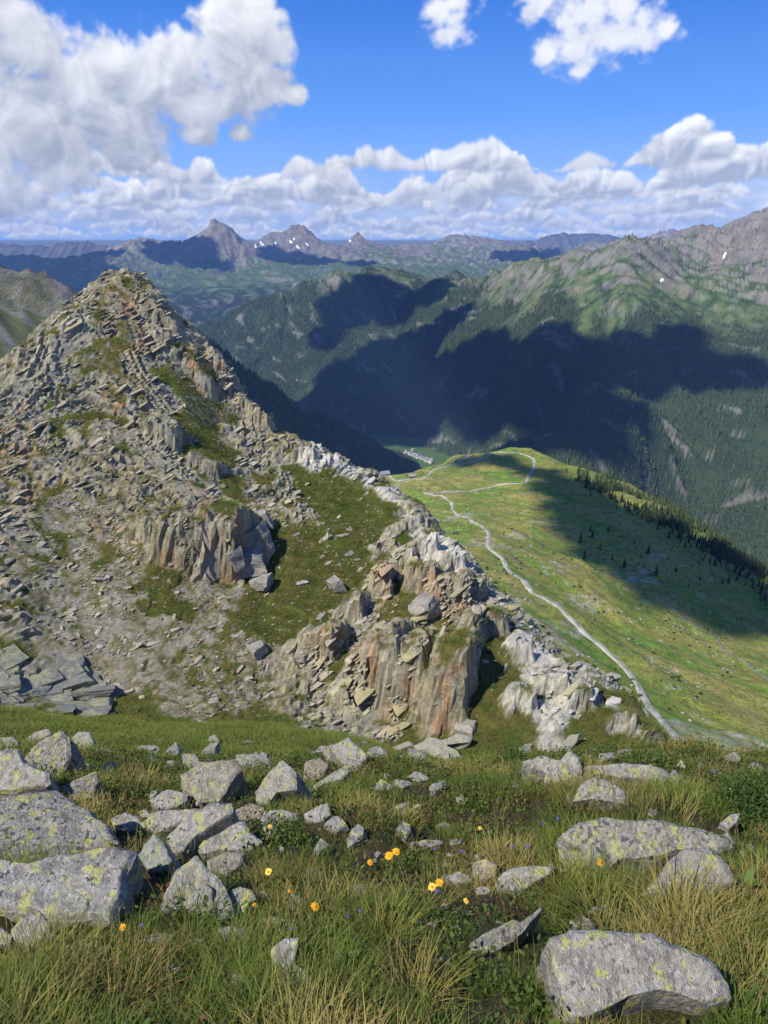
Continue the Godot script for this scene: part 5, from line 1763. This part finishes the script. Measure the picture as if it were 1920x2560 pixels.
func flower(px: float, py: float, size_px: float, label: String, petal: Material, petals: int, group := "") -> void:
	# the head is seen at (px, py); the stem drops to the ground below it
	var g := hit(near, px, py + 60.0, 0.9, 12.0)
	var r := ray(px, py)
	r /= -r.z
	var head := EYE + r * (-g.z)
	var ground := ground_at(head.x, head.z)
	head.y = maxf(head.y, ground + 0.05)
	var o := thing("flower", Vector3(head.x, ground, head.z))
	var top := Vector3(0, head.y - ground, 0)
	put("stem", ribbon(Vector3(0.01, -0.02, 0), top, 0.0016), M.stem, o)
	var rad := size_px * 0.31 * (head - EYE).length() / F
	var face := (Vector3(0.1, 0.8, 0.5) + Vector3(sin(px), 0, cos(py)) * 0.25).normalized()
	var u := face.cross(Vector3.RIGHT).normalized()
	var v := face.cross(u)
	for k in petals:
		var a := TAU * k / petals + sin(px + k) * 0.12
		var d := u * cos(a) + v * sin(a)
		var s := u * -sin(a) + v * cos(a)
		var l := rad * (0.95 + 0.08 * sin(k * 2.3 + px))
		var V := PackedVector3Array([top, top + d * l * 0.4 + s * rad * 0.16 + face * rad * 0.10, top + d * l * 0.85 + s * rad * 0.15, top + d * l, top + d * l * 0.85 - s * rad * 0.15, top + d * l * 0.4 - s * rad * 0.16 + face * rad * 0.10])
		put("petal", mesh_of(V, PackedInt32Array([0, 1, 5, 1, 2, 5, 2, 4, 5, 2, 3, 4])), petal, o)
	var b := SphereMesh.new()
	b.radius = rad * 0.40
	b.height = rad * 0.5
	b.radial_segments = 10
	b.rings = 5
	var disc := put("disc", b, M.disc if petals > 6 else petal, o)
	disc.position = top + face * rad * 0.05
	var leafV := PackedVector3Array([Vector3(0, top.y * 0.3, 0), Vector3(0.02, top.y * 0.42, 0.008), Vector3(0.05, top.y * 0.40, 0), Vector3(0.02, top.y * 0.36, -0.008)])
	put("leaf", mesh_of(leafV, PackedInt32Array([0, 1, 3, 1, 2, 3])), M.stem, o)
	tag(o, label, "flower", group)

func add_flowers() -> void:
	flower(972, 2139, 34, "orange-yellow daisy-like flower, left one of the pair on the mid slope", M.petal, 12)
	flower(990, 2130, 32, "orange-yellow daisy-like flower, right one of the pair on the mid slope", M.petal, 12)
	flower(925, 2156, 24, "single orange-yellow flower low beside the flower pair", M.petal, 12)
	flower(1080, 2217, 32, "yellow flower beside the violet bellflower, lower of the two", M.pale_petal, 12)
	flower(1098, 2207, 32, "yellow flower beside the violet bellflower, upper of the two", M.petal, 12)
	flower(671, 2179, 28, "pale yellow flower on a long stem before the slab spread", M.pale_petal, 12)
	flower(787, 2266, 34, "drooping orange flower in deep green grass", M.petal, 11)
	flower(307, 2318, 26, "orange flower in the dark grass below the great slab", M.petal, 11)
	flower(1501, 2156, 30, "orange flower in front of the big mottled boulder", M.petal, 12)
	flower(1165, 2252, 22, "yellow flower head low in the straw grass", M.pale_petal, 11)
	flower(1200, 2070, 18, "small yellow flower among slender stalks on the mid slope", M.pale_petal, 9)
	flower(675, 2066, 18, "small yellow flower beside the lichen-covered flat slab", M.pale_petal, 9)
	flower(636, 2262, 16, "small orange flower before the round lichened stone", M.petal, 9)
	flower(723, 2228, 14, "tiny orange flower bud in the lush tussock", M.petal, 8)
	for q in [[1092, 2228, 20], [1281, 2115, 16], [1319, 2116, 16], [1087, 2122, 14], [1154, 2127, 14], [1394, 2046, 14], [900, 2276, 16], [730, 2322, 16], [868, 2290, 14], [355, 2312, 14], [1358, 2060, 12], [800, 2040, 12]]:
		flower(q[0], q[1], q[2], "small violet bellflower in the grass of the near slope", M.violet, 5, "violet bellflowers in the near grass")
	# a broad-leaved plant and the dark shrub cushion
	var p := hit(near, 1855, 2235, 0.9, 12.0)
	var o := thing("dock_plant", Vector3(p.x, ground_at(p.x, p.z), p.z))
	for k in 9:
		var a := k * 0.8
		var d := Vector3(cos(a), 0, sin(a))
		var l := 0.065 + 0.025 * sin(k * 2.0)
		var s := d.cross(Vector3.UP) * 0.02
		var V := PackedVector3Array([Vector3.ZERO, d * l * 0.3 + Vector3.UP * l * 0.6 + s, d * l * 0.7 + Vector3.UP * l + s * 0.7, d * l * 1.15 + Vector3.UP * l * 1.05, d * l * 0.7 + Vector3.UP * l - s * 0.7, d * l * 0.3 + Vector3.UP * l * 0.6 - s])
		put("leaf", mesh_of(V, PackedInt32Array([0, 1, 5, 1, 2, 5, 2, 4, 5, 2, 3, 4])), dock_mat(), o)
	tag(o, "broad-leaved green plant right of the smooth leaning slab", "plant")
	for q in [[1890, 2040, 0.42, "dark green shrub cushion beside the pale slab"], [930, 1880, 0.5, "dark green heath cushion right of the square pale block"], [1290, 1920, 0.3, "small dark shrub cushion on the brow between the outcrops"]]:
		var c := hit(near, q[0], q[1], 0.9, 14.0)
		var b := thing("shrub", Vector3(c.x, ground_at(c.x, c.z) - 0.03, c.z))
		var rr := RandomNumberGenerator.new()
		rr.seed = int(q[0])
		var w: Array = []
		var t := PackedColorArray()
		for k in 420:
			var v := Vector3(rr.randfn(), absf(rr.randfn()), rr.randfn()).normalized() * float(q[2]) * 0.6 * pow(rr.randf(), 0.3)
			w.append(Transform3D(Basis(Vector3.UP, rr.randf() * TAU) * Basis(Vector3.RIGHT, rr.randf_range(-0.7, 0.7)), Vector3(v.x, v.y * 0.5, v.z)))
			t.append(Color(0.045, 0.085, 0.022) * rr.randf_range(0.7, 1.4))
		many("foliage", herb(int(q[0]) + 3, 14, 0.026, 0.03), M.leaf, w, t, b)
		tag(b, q[3], "shrub")
	stage("flowers")

func dock_mat() -> Material:
	if not M.has("dock"):
		M["dock"] = plain_mat("dock leaf", Color(0.07, 0.125, 0.025), 0.5, 0.35)
	return M["dock"]

# ---- trees -------------------------------------------------------------------------
func conifer_crown(seed_: int, tiers: int, sides: int) -> ArrayMesh:
	# a crown one unit tall: ragged tiers of drooping boughs
	var r := RandomNumberGenerator.new()
	r.seed = seed_
	var V := PackedVector3Array()
	var I := PackedInt32Array()
	var C := PackedColorArray()
	for t in tiers:
		var y := 0.10 + 0.78 * t / tiers
		var rad := 0.19 * (1.0 - 0.86 * t / tiers) * r.randf_range(0.85, 1.15)
		var n := V.size()
		var rise := 0.9 / tiers * 1.6
		V.append(Vector3(r.randfn() * 0.008, minf(y + rise, 1.0), r.randfn() * 0.008))
		C.append(Color.WHITE)
		for k in sides:
			var a := TAU * (k + r.randf() * 0.5) / sides + t
			var q := rad * (r.randf_range(0.9, 1.25) if k % 2 == 0 else r.randf_range(0.5, 0.75))
			V.append(Vector3(cos(a) * q, y - (0.03 if k % 2 == 0 else -0.015) + r.randfn() * 0.008, sin(a) * q))
			C.append(Color(1, 1, 1) * r.randf_range(0.75, 1.25))
		for k in sides:
			I.append_array(PackedInt32Array([n, n + 1 + k, n + 1 + (k + 1) % sides]))
	return mesh_of(V, I, C, false)

func trunk_mesh() -> ArrayMesh:
	var V := PackedVector3Array()
	var I := PackedInt32Array()
	for j in 3:
		for k in 6:
			var a := TAU * k / 6.0
			var w: float = [0.026, 0.018, 0.006][j]
			V.append(Vector3(cos(a) * w, [-0.06, 0.2, 0.85][j], sin(a) * w))
	for j in 2:
		for k in 6:
			var a := j * 6 + k
			var b := j * 6 + (k + 1) % 6
			I.append_array(PackedInt32Array([a, b, a + 6, b, b + 6, a + 6]))
	return mesh_of(V, I)

func add_trees() -> void:
	var r := RandomNumberGenerator.new()
	r.seed = 808
	var crowns := [conifer_crown(1, 6, 8), conifer_crown(2, 7, 8), conifer_crown(3, 5, 8)]
	var trunk := trunk_mesh()
	var needle: Array = []
	for k in 4:
		needle.append(plain_mat("needles", [Color(0.030, 0.050, 0.020), Color(0.024, 0.042, 0.018), Color(0.038, 0.056, 0.022), Color(0.028, 0.048, 0.024)][k], 0.95))
	# single trees on the green hill's far shoulder
	var made := 0
	var spots: Array = []
	while made < 210:
		var t := pow(r.randf(), 0.55)
		var px := lerpf(1400.0, 1925.0, t) + r.randfn() * 12.0
		var rim := 1165.0 + (px - 1400.0) * 0.522
		var py := rim + 6.0 + absf(r.randfn()) * lerpf(6.0, 34.0, t * t)
		var p := hit(hill, px, py, 300, 1100)
		if p.z < -1050.0 or py < rim:
			continue
		made += 1
		spots.append(p)
	for q in [[1480, 1345], [1500, 1375], [1530, 1400], [1460, 1400], [1560, 1420], [1475, 1330], [1520, 1330], [1550, 1345], [1585, 1360], [1620, 1385], [1670, 1400], [1640, 1440], [1690, 1430], [1610, 1420], [1750, 1450], [1780, 1440], [1820, 1460], [1450, 1360], [1720, 1470], [1680, 1375], [1017, 1192]]:
		spots.append(hit(hill, q[0], q[1], 300, 1100))
	for p in spots:
		var h := 3.5 + 8.0 * pow(r.randf(), 1.6)
		var o := thing("conifer", p)
		o.scale = Vector3(h * r.randf_range(0.9, 1.25), h, h * r.randf_range(0.9, 1.25))
		o.rotation.y = r.randf() * TAU
		put("trunk", trunk, M.bark, o)
		put("crown", crowns[r.randi() % 3], needle[r.randi() % 4], o)
		tag(o, "dark conifer standing on the green hill's shoulder", "tree", "conifers on the green hill's shoulder")
	# the woods
	var far_kinds := [conifer_crown(11, 4, 6), conifer_crown(12, 4, 6), conifer_crown(13, 3, 6)]
	var where: Array = [[], [], []]
	var tint: Array = [PackedColorArray(), PackedColorArray(), PackedColorArray()]
	var plant := func(p: Patch, x: float, z: float, h: float):
		var k := r.randi() % 3
		var w := h * r.randf_range(1.0, 1.35)
		where[k].append(Transform3D(Basis(Vector3.UP, r.randf() * TAU).scaled(Vector3(w, h, w)), Vector3(x, p.at(x, z) - 0.8, z)))
		tint[k].append(Color(0.042, 0.068, 0.028).lerp(Color(0.078, 0.104, 0.040), r.randf()) * r.randf_range(0.75, 1.25))
	for n in 190000:
		var d := sqrt(r.randf_range(1900.0 * 1900.0, 5500.0 * 5500.0))
		var x := r.randf_range(-0.36, 0.60) * d
		var z := -d
		if not slope.inside(x, z):
			continue
		var y := slope.at(x, z)
		if y < VALLEY + 4.0:
			continue
		var wood := slope_zone(x, z, y)
		var across := x * 0.80 - z * 0.60
		var along := x * 0.60 + z * 0.80
		var streak := nF.get_noise_2d(across * 0.022, along * 0.0028) - nF.get_noise_2d(x * 0.004, z * 0.004) * 0.2
		if streak > 0.36:
			continue
		var clear := nF.get_noise_2d(x * 0.004 + 40.0, z * 0.004)
		if r.randf() > wood * smoothstep(0.34, 0.16, clear) + 0.02 * smoothstep(-120.0, -300.0, y):
			continue
		plant.call(slope, x, z, r.randf_range(13.0, 25.0) * (0.55 + 0.45 * wood))
	for n in 26000:
		var x := r.randf_range(-1200.0, 420.0)
		var z := -r.randf_range(1750.0, 3300.0)
		if spur.at(x, z) < VALLEY + 4.0 or nF.get_noise_2d(x * 0.012, z * 0.012) > 0.32:
			continue
		plant.call(spur, x, z, r.randf_range(14.0, 26.0))
	for n in 5200:
		var px := lerpf(1440.0, 2080.0, pow(r.randf(), 0.7))
		var rim := 1165.0 + (px - 1400.0) * 0.522
		var p := hit(hill, px, rim + 1.0 + absf(r.randfn()) * 20.0 * r.randf(), 300, 1100)
		# beyond the rim the wood goes on down the far side
		p += Vector3(p.x, 0, p.z).normalized() * pow(r.randf(), 2.0) * 160.0
		if hill.inside(p.x, p.z) and nF.get_noise_2d(p.x * 0.02, p.z * 0.02) > -0.05:
			plant.call(hill, p.x, p.z, 4.0 + 8.0 * pow(r.randf(), 1.5))
	for k in 3:
		tag(many("conifer_forest", far_kinds[k], M.needle, where[k], tint[k]), "dense conifer forest on the mountain sides above the valley", "forest", "conifer forest on the mountain sides")
	# stones and low bushes strewn over the green hill
	var bits := [broken(71, Vector3(1.0, 0.6, 0.8), 5, 0, 0.0), herb(72, 40, 0.5, 0.5)]
	var bw: Array = [[], []]
	var bt: Array = [PackedColorArray(), PackedColorArray()]
	for n in 9000:
		var d := 150.0 + 850.0 * pow(r.randf(), 0.7)
		var x := r.randf_range(0.02, 0.58) * d
		var clump := nF.get_noise_2d(x * 0.02, d * 0.02)
		if r.randf() > 0.25 + clump * 1.6:
			continue
		var k := 0 if r.randf() < 0.6 else 1
		var s := (0.4 + 1.1 * pow(r.randf(), 3.0)) if k == 0 else r.randf_range(0.8, 2.0)
		var p := Vector3(x, hill.at(x, -d), -d)
		bw[k].append(Transform3D(Basis(Vector3.UP, r.randf() * TAU).scaled(Vector3(s, s * (1.0 if k == 0 else 0.5), s)), p))
		var v := r.randf_range(0.8, 1.2)
		bt[k].append(Color(0.36 * v, 0.35 * v, 0.31 * v) if k == 0 else Color(0.05 * v, 0.08 * v, 0.02 * v))
	tag(many("hill_stones", bits[0], M.stone, bw[0], bt[0]), "grey stones strewn over the green hill", "stones")
	tag(many("hill_bushes", bits[1], M.leaf, bw[1], bt[1]), "low dark bushes strewn over the green hill", "bushes")
	print("forest trees ", where[0].size() + where[1].size() + where[2].size())
	stage("trees")

# ---- track, stream, snow, buildings, clouds ---------------------------------------------
func path_on(p: Patch, list: Array, width: float, lift: float, called: String, mat: Material, c: Color, label: String, category: String, near_d: float, far_d: float) -> void:
	var raw := PackedVector3Array()
	for q in list:
		raw.append(hit(p, q[0], q[1], near_d, far_d))
	var cv := Curve3D.new()
	for k in raw.size():
		var t := (raw[mini(k + 1, raw.size() - 1)] - raw[maxi(k - 1, 0)]) * 0.17
		cv.add_point(raw[k], -t, t)
	cv.bake_interval = 2.5
	var line := cv.get_baked_points()
	var V := PackedVector3Array()
	var I := PackedInt32Array()
	var C := PackedColorArray()
	for k in line.size():
		var a := line[maxi(k - 1, 0)]
		var b := line[mini(k + 1, line.size() - 1)]
		var side := Vector3(b.z - a.z, 0, a.x - b.x).normalized()
		var w := width * (1.0 + 0.30 * nF.get_noise_2d(k * 0.11, width))
		var top := -1e9
		for s in [-1.0, -0.5, 0.0, 0.5, 1.0]:
			var q: Vector3 = line[k] + side * w * 0.5 * float(s)
			top = maxf(top, p.at(q.x, q.z))
		for s in [-1.0, -0.6, 0.0, 0.6, 1.0]:
			var q: Vector3 = line[k] + side * w * 0.5 * float(s)
			# a bench cut into the slope, with a shallow bank on each side
			var y := lerpf(p.at(q.x, q.z), top, 0.75) + lift
			V.append(Vector3(q.x, y - (0.8 if absf(s) > 0.9 else 0.0), q.z))
			var worn := c * (0.92 + 0.45 * nF.get_noise_2d(q.x * 0.25, q.z * 0.25))
			# a grassy strip between the wheel tracks, and turf creeping in at the sides
			var green := 0.0
			if called == "gravel_track":
				green = smoothstep(-0.1, 0.3, nF.get_noise_2d(q.x * 0.12 + 60.0, q.z * 0.12)) * (0.75 if absf(s) < 0.1 else (0.6 if absf(s) > 0.9 else 0.1))
			C.append(worn.lerp(Color(0.17, 0.18, 0.06), green))
	for k in line.size() - 1:
		for j in 4:
			var a := k * 5 + j
			I.append_array(PackedInt32Array([a, a + 1, a + 5, a + 1, a + 6, a + 5]))
	tag(put(called, mesh_of(V, I, C), mat), label, category, "", "structure")

func house(at: Vector3, w: float, l: float, h: float, turn: float, wall: Material, label: String, group: String, windows: int) -> void:
	var o := thing("house", at)
	o.rotation.y = turn
	var b := BoxMesh.new()
	b.size = Vector3(l, h + 3.0, w)
	put("wall", b, wall, o).position = Vector3(0, h * 0.5 - 1.5, 0)
	var e := 0.5
	var rise := w * 0.42
	var V := PackedVector3Array()
	for x in [-l * 0.5 - e, l * 0.5 + e]:
		V.append_array(PackedVector3Array([Vector3(x, h - 0.3, -w * 0.5 - e), Vector3(x, h + rise, 0), Vector3(x, h - 0.3, w * 0.5 + e)]))
	put("roof", mesh_of(V, PackedInt32Array([0, 1, 3, 1, 4, 3, 1, 2, 4, 2, 5, 4, 0, 2, 1, 3, 4, 5, 0, 3, 2, 3, 5, 2]), PackedColorArray(), false), M.roof, o)
	for k in windows:
		var q := BoxMesh.new()
		q.size = Vector3(0.9, 1.2, 0.1)
		put("window", q, M.glass, o).position = Vector3(-l * 0.5 + l * (k % 4 + 0.5) / 4.0, h * (0.3 if k < 4 else 0.72), w * 0.5 + 0.03)
	tag(o, label, "house", group)

func add_small() -> void:
	# pixels noted on an enlargement of the track's upper end
	var zt := func(list: Array) -> Array: return list.map(func(q): return [900.0 + q[0] * 0.2773, 1080.0 + q[1] * 0.2773])
	var lower: Array = [[1063, 1233], [1080, 1237], [1102, 1239], [1118, 1250], [1131, 1263], [1131, 1276], [1145, 1287], [1170, 1296], [1192, 1309], [1207, 1317], [1220, 1332], [1222, 1347], [1219, 1358], [1223, 1370], [1240, 1385], [1262, 1410], [1290, 1440], [1320, 1468], [1365, 1498], [1400, 1520], [1425, 1548], [1455, 1580], [1490, 1608], [1520, 1635], [1560, 1670], [1590, 1710], [1615, 1755], [1650, 1800], [1690, 1850], [1740, 1905], [1800, 1960]]
	var upper: Array = zt.call([[575, 548], [640, 552], [760, 542], [900, 532], [1050, 522], [1130, 508], [1230, 480], [1330, 466], [1460, 462], [1500, 450], [1520, 400], [1555, 340], [1572, 275], [1555, 240], [1500, 210], [1400, 188], [1300, 184], [1220, 190], [1150, 218], [1070, 255], [980, 280], [880, 296], [800, 302], [720, 325], [655, 350], [625, 385], [580, 410], [540, 428], [470, 425], [400, 432], [340, 436]])
	path_on(hill, lower, 3.7, 0.2, "gravel_track", M.track, Color(0.46, 0.445, 0.40), "pale gravel track winding down the green hill's near flank", "track", 120, 1200)
	path_on(hill, upper, 4.2, 0.25, "gravel_track", M.track, Color(0.46, 0.445, 0.40), "pale gravel track looping over the green hill's top", "track", 300, 1200)
	path_on(hill, zt.call([[820, 298], [880, 280], [930, 250], [980, 215], [1005, 210]]), 4.5, 0.3, "gravel_track", M.track, Color(0.48, 0.46, 0.41), "short branch track leaving the loop near the hill's edge", "track", 300, 1200)
	path_on(hill, zt.call([[280, 400], [310, 430], [340, 436]]), 4.5, 0.3, "gravel_track", M.track, Color(0.48, 0.46, 0.41), "end of the track beside the mountain hut", "track", 300, 1200)
	path_on(hill, [[1640, 1480], [1660, 1500], [1690, 1530], [1720, 1555], [1760, 1575], [1795, 1590], [1800, 1612], [1830, 1640], [1870, 1660], [1920, 1700]], 1.2, 0.05, "stream", M.water, Color(1, 1, 1), "narrow stream in the hollow at the green hill's side", "stream", 200, 900)
	# hut
	var hut := hit(hill, 962, 1193, 400, 1150)
	var r := RandomNumberGenerator.new()
	r.seed = 5
	house(hut, 10.0, 15.0, 7.0, 0.4, M.wall, "white mountain hut with grey roof behind the rocky ridge", "", 8)
	house(hut + Vector3(-11, -1, 5), 7.0, 9.0, 4.5, 0.4, M.timber, "small timber annex beside the white mountain hut", "", 4)
	house(hit(hill, 1030, 1195, 400, 1150), 5.0, 7.0, 3.0, 0.2, M.timber, "tiny timber barn beside the track's end", "", 2)
	# village on the valley floor
	for k in 34:
		var t := r.randf()
		var px := lerpf(1015.0, 1078.0, t) + r.randfn() * 3.0
		var py := lerpf(1132.0, 1156.0, t) + r.randfn() * 2.2
		var ry := ray(px, py)
		var p := EYE + ry * ((VALLEY - EYE.y) / ry.y)
		house(p, r.randf_range(9, 13), r.randf_range(11, 20), r.randf_range(7, 10), r.randf() * PI, M.wall if r.randf() < 0.75 else M.timber, "small pale house in the village on the valley floor", "houses of the valley village", 0)
	for q in [[1033, 1126, "single farmhouse in the meadow above the valley village"], [1157, 1128, "lone farmhouse beside the valley road"]]:
		var ry := ray(q[0], q[1])
		house(EYE + ry * ((VALLEY - EYE.y) / ry.y), 10, 14, 8, 0.5, M.wall, q[2], "", 0)
	# a lift station on the far range
	var st := hit(range_far, 745, 636, 7000, 11000)
	house(st, 40, 90, 28, 0.2, M.timber, "dark lift station building on the far range below the twin peaks", "", 0)
	# snow patches
	var k := 0
	for q in [[655, 612, 16, 6, 1], [640, 618, 12, 5, 1], [688, 606, 9, 5, 1], [727, 606, 12, 6, 1], [735, 600, 8, 4, 1], [768, 612, 10, 5, 1], [745, 618, 12, 4, 1], [876, 602, 10, 4, 1], [1655, 700, 12, 2, 0], [1811, 638, 8, 3, 0]]:
		var patch: Patch = range_far if q[4] == 1 else slope
		var p := hit(patch, q[0], q[1], 2500, 11500)
		var per := (p - EYE).length() / F
		var V := PackedVector3Array([Vector3(p.x, patch.at(p.x, p.z) + 5.0, p.z)])
		var I := PackedInt32Array()
		var n := 16
		for ring in 4:
			for a in n:
				var ang := TAU * a / n
				var rr := (0.7 + 0.6 * nF.get_noise_2d(k * 9.0 + cos(ang), sin(ang))) * (ring + 1) / 4.0
				var x: float = p.x + cos(ang) * q[2] * 0.42 * per * rr + sin(ang) * q[3] * 0.5 * per * rr
				var z: float = p.z + sin(ang) * q[3] * 1.5 * per * rr
				V.append(Vector3(x, patch.at(x, z) + [5.0, 5.0, 4.0, -1.0][ring], z))
				var a0 := 1 + ring * n + a
				var a1 := 1 + ring * n + (a + 1) % n
				if ring == 0:
					I.append_array(PackedInt32Array([0, a0, a1]))
				else:
					I.append_array(PackedInt32Array([a0 - n, a0, a1 - n, a1 - n, a0, a1]))
		tag(put("snow_patch", mesh_of(V, I), M.snow), "white snow patch lingering in a rocky hollow under the far peaks" if q[4] == 1 else "white snow patch on the grey scree below the rocky crest", "snow patch", "snow patches under the far peaks" if q[4] == 1 else "snow patches on the scree")
		k += 1
	stage("small things")

# Real clouds above the picture whose shadows fall on the mountains: each is a heap of heads
# over the ground that lies in its shade, found by going from that ground towards the sun.
func add_cloud(spots: Array, height: float, seed_: int, label: String) -> void:
	var r := RandomNumberGenerator.new()
	r.seed = seed_
	var V := PackedVector3Array()
	var I := PackedInt32Array()
	var centre := Vector3.ZERO
	var heads: Array = []
	for q in spots:
		var p: Vector3 = q[0]
		var c := p + to_sun * ((height - p.y) / to_sun.y)
		var R: float = q[1]
		heads.append([c, R * 0.80])
		for k in 9:
			var a := TAU * k / 9.0 + r.randf() * 0.4
			var s := R * r.randf_range(0.16, 0.40)
			heads.append([c + Vector3(cos(a), r.randf_range(-0.05, 0.1), sin(a)) * (R * 0.86 - s * 0.25), s])
	# join the heads into one body
	for n in range(1, spots.size()):
		var c: Vector3 = heads[n * 10][0]
		var best := 0
		for m in n:
			var o: Vector3 = heads[m * 10][0]
			if o.distance_to(c) < c.distance_to(heads[best * 10][0]):
				best = m
		var o: Vector3 = heads[best * 10][0]
		var s: float = minf(heads[n * 10][1], heads[best * 10][1]) * 0.7
		var parts := int(o.distance_to(c) / s)
		for m in range(1, parts):
			heads.append([c.lerp(o, float(m) / parts), s])
	centre = heads[0][0]
	for q in heads:
		var s: float = q[1]
		var first := V.size()
		var rings := 12 if s > 60.0 else 6
		var seg := 26 if s > 60.0 else 12
		for j in rings + 1:
			for i in seg:
				var th := PI * j / rings
				var ph := TAU * i / seg
				var u := Vector3(sin(th) * cos(ph), cos(th), sin(th) * sin(ph))
				var c: Vector3 = q[0]
				var w := 1.0 + 0.62 * nF.get_noise_3d(u.x * 2.0 + c.x * 0.01, u.y * 2.0, u.z * 2.0 + c.z * 0.01)
				V.append(c + Vector3(u.x, u.y * (0.5 if u.y > 0.0 else 0.2), u.z) * s * w - centre)
		for j in rings:
			for i in seg:
				var a := first + j * seg + i
				var b := first + j * seg + (i + 1) % seg
				I.append_array(PackedInt32Array([a, b, a + seg, b, b + seg, a + seg]))
	var o := put("cloud", mesh_of(V, I), M.cloud)
	o.position = centre
	tag(o, label, "cloud", "clouds drifting above the valley")

func shade(p: Patch, list: Array, d0: float, d1: float) -> Array:
	return list.map(func(q): return [hit(p, q[0], q[1], d0, d1), q[2]])

func add_clouds() -> void:
	var label := "white cumulus cloud drifting high above the valley"
	# [x, y in the photograph where the shade lies, radius in metres]
	add_cloud(shade(slope, [[1000, 900, 330], [1100, 960, 300], [900, 960, 300], [1200, 900, 260], [1250, 1000, 300], [1120, 820, 200], [800, 1020, 300], [1000, 1060, 280], [1350, 880, 220], [1400, 960, 240], [1480, 930, 200], [1350, 1080, 260], [1440, 1000, 200], [1540, 1030, 130], [1490, 1090, 120]], 1800, 6000), 2900.0, 1, label)
	add_cloud(shade(slope, [[1080, 730, 170], [950, 740, 230], [880, 780, 220], [820, 850, 160], [1000, 790, 170]], 1800, 6000), 3000.0, 2, label)
	add_cloud(shade(slope, [[1560, 880, 140], [1640, 900, 170], [1750, 920, 160], [1850, 930, 140], [1600, 960, 120], [1700, 840, 110]], 1800, 6000), 2900.0, 3, label)
	add_cloud(shade(spur, [[600, 930, 190], [700, 1010, 220], [800, 1070, 220], [900, 1120, 200], [620, 1030, 200], [980, 1150, 180], [540, 890, 150], [800, 1140, 180]], 1500, 3600), 2700.0, 4, label)
	add_cloud(shade(range_far, [[60, 680, 900], [160, 660, 700], [200, 700, 500], [-60, 660, 900], [20, 640, 600]], 6000, 12000), 4600.0, 5, label)
	add_cloud(shade(range_far, [[430, 630, 330], [480, 620, 300], [500, 655, 260], [535, 665, 200], [460, 600, 280]], 6000, 12000), 4600.0, 6, label)
	add_cloud(shade(range_far, [[690, 640, 220], [770, 655, 260], [900, 655, 200]], 6000, 12000), 4600.0, 7, label)
	add_cloud(shade(range_far, [[1330, 640, 380], [1270, 640, 280], [1400, 628, 260]], 6000, 12000), 4600.0, 8, label)
	add_cloud(shade(hill, [[1345, 1175, 36], [1420, 1220, 46], [1480, 1275, 52], [1550, 1340, 58], [1620, 1405, 54], [1550, 1400, 26], [1700, 1460, 44], [1780, 1430, 60], [1700, 1370, 66], [1850, 1490, 56], [1250, 1150, 30], [1160, 1158, 22], [1650, 1490, 24], [1440, 1330, 26], [1900, 1550, 34], [1800, 1540, 28], [1500, 1390, 24]], 100, 1200), 1300.0, 9, label)
	stage("clouds")

# ---- the scene -----------------------------------------------------------------------
func _ready() -> void:
	clock = Time.get_ticks_msec()
	for n in [nS, nF, nR, nC]:
		n.frequency = 1.0
		n.noise_type = FastNoiseLite.TYPE_SIMPLEX_SMOOTH
		n.fractal_type = FastNoiseLite.FRACTAL_NONE
	nF.fractal_type = FastNoiseLite.FRACTAL_FBM
	nF.fractal_octaves = 4
	nR.fractal_type = FastNoiseLite.FRACTAL_RIDGED
	nR.fractal_octaves = 4
	nR.seed = 5
	nC.noise_type = FastNoiseLite.TYPE_CELLULAR
	nC.cellular_return_type = FastNoiseLite.RETURN_DISTANCE
	nC.seed = 3
	# camera
	var cam := Camera3D.new()
	cam.name = "camera"
	cam.fov = 2.0 * rad_to_deg(atan(1280.0 / F))
	cam.position = EYE
	cam.rotation_degrees = Vector3(-PITCH, 0, 0)
	cam.near = 0.05
	cam.far = 60000.0
	add_child(cam)
	cam.current = true
	# sky, haze, exposure
	var env := Environment.new()
	env.background_mode = Environment.BG_SKY
	env.sky = make_sky()
	env.background_energy_multiplier = 1.0
	env.tonemap_mode = Environment.TONE_MAPPER_LINEAR
	env.tonemap_exposure = 1.4
	env.fog_enabled = true
	env.fog_density = 0.00004
	env.fog_light_color = Color(0.54, 0.72, 1.0)
	env.sdfgi_enabled = true
	env.ssao_enabled = true
	env.ssil_enabled = true
	var we := WorldEnvironment.new()
	we.environment = env
	add_child(we)
	# sun
	var a := deg_to_rad(SUN_AZ)
	var e := deg_to_rad(SUN_EL)
	to_sun = Vector3(sin(a) * cos(e), sin(e), -cos(a) * cos(e))
	var sun := DirectionalLight3D.new()
	sun.name = "sun"
	add_child(sun)
	sun.basis = Basis.looking_at(-to_sun, Vector3.UP)
	sun.light_color = Color(1.0, 0.965, 0.91)
	sun.light_energy = 1.55
	sun.light_angular_distance = 0.55
	sun.shadow_enabled = true
	stage("sky")
	make_materials()
	stage("materials")
	make_near()
	make_hill()
	make_slope()
	make_spur()
	make_sides()
	make_far()
	add_terrain()
	make_fore()
	add_clouds()
	add_foreground_rocks()
	add_ridge_rocks()
	add_trees()
	add_small()
	add_grass()
	add_flowers()
